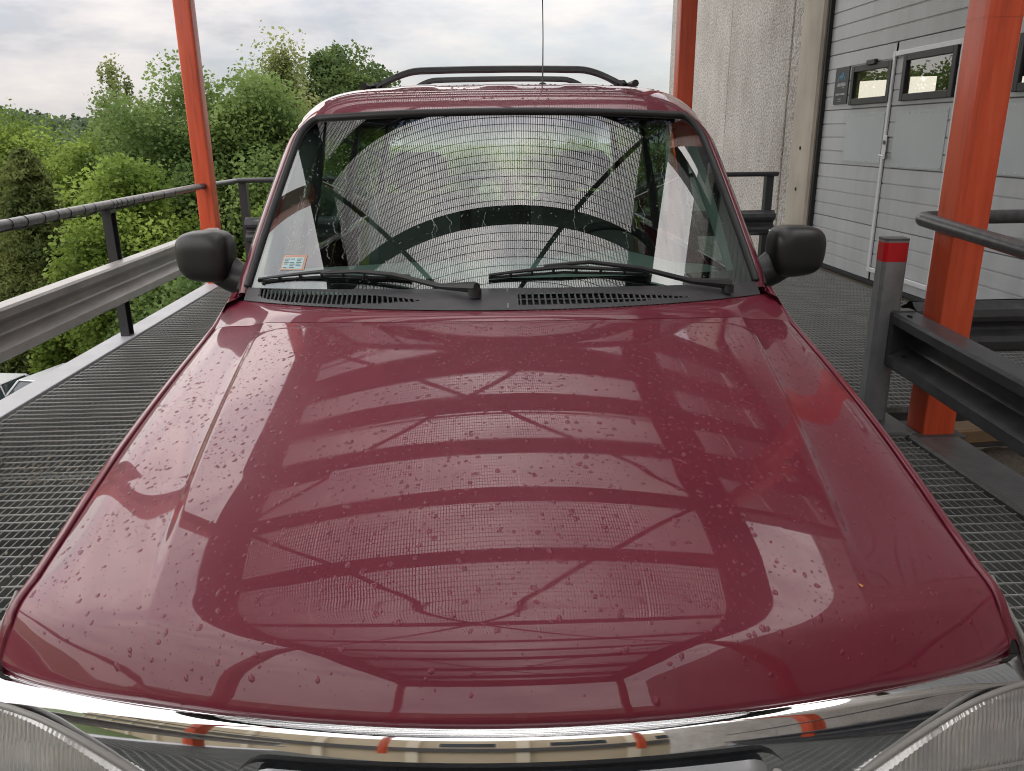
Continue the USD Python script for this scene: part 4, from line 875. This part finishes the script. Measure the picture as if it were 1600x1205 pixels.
# --- cabin
P = []
for (y, z, k_) in ((1.36, 1.115, .02), (1.6, 1.135, .02), (1.85, 1.14, .02), (2.0, 1.11, .01), (2.06, 1.0, 0), (2.05, .7, 0)):
    xs = np.linspace(-.72, .72, 40); P.append(np.stack([xs, y + .27 * (xs / .74) ** 2 * (y < 1.7), z - k_ * 2 * (xs / .74) ** 2 + .035 * np.exp(-((xs - .38) / .16) ** 2) * (1.7 < y < 2.05)], -1))
obj('dashboard', upward(grid(np.array(P))), M['dash'], car, smooth=60)
th = np.linspace(0, 2 * np.pi, 40)[:-1]; mb = MB(); sw = np.c_[.38 + .19 * np.cos(th), 2.16 - .19 * np.sin(th) * .42 * 1, 1.05 + .19 * np.sin(th) * .9]; mb.tube(sw, .015, 8, closed=True)
mb.bar([.20, 2.16, 1.05], [.56, 2.16, 1.05], .03, .02); mb.tm(rbox([.31, 2.10, 1.0], [.45, 2.17, 1.10], .02)); obj('steering_wheel', mb.out(), M['interior'], car, smooth=40)
for x in (-.38, .38):
    mb = MB(); mb.tm(rbox([x - .25, 2.45, .60], [x + .25, 2.95, .76], .06)); mb.bar([x, 2.86, .72], [x, 3.06, 1.27], .48, .14, (1, 0, 0) if False else (0, 1, 0), .05); st = obj('seat', mb.out(), M['cloth'], car, smooth=40)
    obj('headrest', rbox([x - .13, 2.99, 1.29], [x + .13, 3.10, 1.46], .04), M['cloth'], st, smooth=40)
mb = MB(); mb.tm(rbox([-.68, 3.3, .6], [.68, 3.75, .78], .05)); mb.tm(rbox([-.68, 3.7, .7], [.68, 3.86, 1.18], .05)); obj('rear_bench', mb.out(), M['cloth'], car, smooth=40)
# sticker
def stick(u0, u1, v0, v1, d, mt, nm, parent):
    Uu, Vv = np.meshgrid(np.linspace(u0, u1, 6), np.linspace(v0, v1, 4), indexing='ij'); return obj(nm, upward(grid(off(ws_pt(Uu, Vv), d))), mt, parent)
sk = stick(-.868, -.760, .094, .170, .0012, M['sticker_orange'], 'sticker', ws)
stick(-.861, -.770, .099, .157, .0020, M['sticker_cyan'], 'sticker_field', ws)
mb = MB()
for i_ in range(6):
    for j_ in range(3):
        if (i_ * 3 + j_ * 5) % 7 == 3: continue
        u0 = -.857 + .028 * j_; v0 = .103 + .0085 * i_; mb.add(*grid(off(ws_pt(*np.meshgrid(np.array([u0, u0 + .018 + .006 * ((i_ + j_) % 2)]), np.array([v0, v0 + .004]), indexing='ij')), .0026)))
obj('sticker_print', upward(mb.out()), M['ink'], ws)

# --- rain
def drops(n, sampler, rmin, rmax, seed, flat=.42):
    rng = np.random.default_rng(seed); P, N = sampler(n, rng); n = len(P)
    r = rmin * (rmax / rmin) ** (rng.random(n) ** 4.0); N /= np.linalg.norm(N, axis=1, keepdims=True)
    t = np.cross(N, [0, 1, 0.01]); t /= np.linalg.norm(t, axis=1, keepdims=True); b = np.cross(N, t)
    ks = 8; th = np.arange(ks) / ks * 2 * np.pi; el = rng.uniform(.85, 1.5, n); ro = rng.uniform(-.6, .6, n)
    V = []
    for rad, hh in ((1.0, -.05), (.80, .55), (.42, .9)):
        wob = 1 + .16 * rng.normal(size=(n, ks)) * (r[:, None] > rmin * 2)
        cx, cy = rad * np.cos(th)[None] * wob, rad * np.sin(th)[None] * wob * el[:, None]
        x, y = cx * np.cos(ro)[:, None] - cy * np.sin(ro)[:, None], cx * np.sin(ro)[:, None] + cy * np.cos(ro)[:, None]
        V.append(P[:, None] + r[:, None, None] * (x[..., None] * t[:, None] + y[..., None] * b[:, None] + hh * flat * N[:, None]))
    V.append((P + r[:, None] * flat * N)[:, None]); V = np.concatenate(V, 1); m_ = 3 * ks + 1; F = []
    for k in range(ks):
        l = (k + 1) % ks
        for a in (0, ks): F += [[a + k, a + l, a + ks + l], [a + k, a + ks + l, a + ks + k]]
        F.append([2 * ks + k, 2 * ks + l, 3 * ks])
    F = (np.array(F)[None] + (np.arange(n) * m_)[:, None, None]).reshape(-1, 3); return V.reshape(-1, 3), F
def on_hood(n, rng):
    yp = rng.random(n) ** .85 * 1.08 + .005; u = rng.uniform(-.985, .985, n); x = u * hw(yp)
    keep = meshkit.noise(np.c_[x * 7, yp * 7, np.zeros(n)], 4) + .35 * rng.random(n) > .38; x, yp = x[keep], yp[keep]
    e = .002; p = hood_pt(x, yp); dx = (hood_pt(x + e, yp) - p); dy = hood_pt(x, yp + e) - p; return p, np.cross(dx, dy)
obj('rain_drops', drops(17000, on_hood, .0008, .0046, 1, .3), M['drop'], hood, smooth=True, kind='stuff')
def on_roof(n, rng):
    x = rng.uniform(-.6, .6, n); y = rng.uniform(2.0, 2.7, n); zr = np.interp(y, [1.90, 1.97, 2.06, 2.2, 2.35, 2.6, 3.2], [1.606, 1.632, 1.660, 1.688, 1.709, 1.722, 1.730]); w = np.interp(y, [1.95, 2.1, 2.6], [.695, .715, .725]); us = x / w
    z = zr - .018 * us ** 2 - .075 * np.abs(us) ** 9 * smoothstep(1.9, 2.2, y) - .045 * np.abs(us) ** 6 * (1 - smoothstep(1.95, 2.25, y)); return np.c_[x, y + .14 * us ** 2 * np.clip(1 - (y - 1.925) / .5, 0, 1), z], np.tile([0, -.15, 1.], (n, 1))
obj('rain_drops', drops(1500, on_roof, .0015, .006, 2, .7), M['drop'], rf, smooth=True, kind='stuff')
M['clear'] = glass('clear_water', (.97, .98, .98), .06, .9, 3)
def on_glass(n, rng):
    u, v = rng.uniform(-.97, .97, n), rng.random(n) * .96; keep = meshkit.noise(np.c_[u * 6, v * 6, u * 0], 9) + .5 * rng.random(n) > .5; u, v = u[keep], v[keep]; p = ws_pt(u, v); e = .002; return off(p, .0006), np.cross(ws_pt(u + e, v) - p, ws_pt(u, v + e) - p)
obj('rain_drops', drops(3200, on_glass, .0008, .003, 3), M['clear'], ws, smooth=True, kind='stuff')
mb = MB(); rg = np.random.default_rng(8)
for k_ in range(46):
    u, v = rg.uniform(-.9, .92), rg.uniform(.25, .75); n = rg.integers(8, 22); pts = []
    for i_ in range(n): pts.append((u, v)); v -= .012; u += rg.normal(0, .004) - .0012 * np.sign(u)
    q = np.array(pts); q = q[q[:, 1] > .03]
    if len(q) > 4: mb.tube(off(ws_pt(q[:, 0], q[:, 1]), -.0002), .0009, 5)
obj('rain_streaks', mb.out(), M['clear'], ws, smooth=True, kind='stuff')

q_ = hood_pt(np.array(.487), np.array(.085)); _s, _c = math.sin(math.radians(2.2)), math.cos(math.radians(2.2))
_w = [0.035 + q_[0] * _c + q_[1] * _s, 0.787 - q_[0] * _s + q_[1] * _c, q_[2]]
_f = thing('fallen_leaf', 'tiny orange leaf scrap lying on the right bonnet crease', 'leaf', _w, 20)
mb = MB(); mb.add([[-.003, -.004, .0012], [.002, -.003, .002], [.003, .0035, .0012], [-.0015, .004, .0025], [0, 0, .0035]], [[0, 1, 4], [1, 2, 4], [2, 3, 4], [3, 0, 4]]); obj('blade', mb.out(), M['leafscrap'], _f)

rg = np.random.default_rng(31); P = np.vstack([np.c_[rg.normal(-2.15, .35, 420), rg.normal(3.62, .13, 420), rg.uniform(.003, .009, 420)], np.c_[rg.normal(3.1, .5, 260), rg.normal(8.6, .5, 260), rg.uniform(.003, .008, 260)], np.c_[rg.uniform(-2.7, -1.0, 240), rg.uniform(2, 9, 240), rg.uniform(.003, .008, 240)]])
P[:, 0] = np.clip(P[:, 0], -2.70, 4.0); obj('leaf_litter', leaves(P, .016, rg, 1.5, 1.6), M['litter'], label='brown plant crumbs caught in the floor grating', cat='litter', kind='stuff')
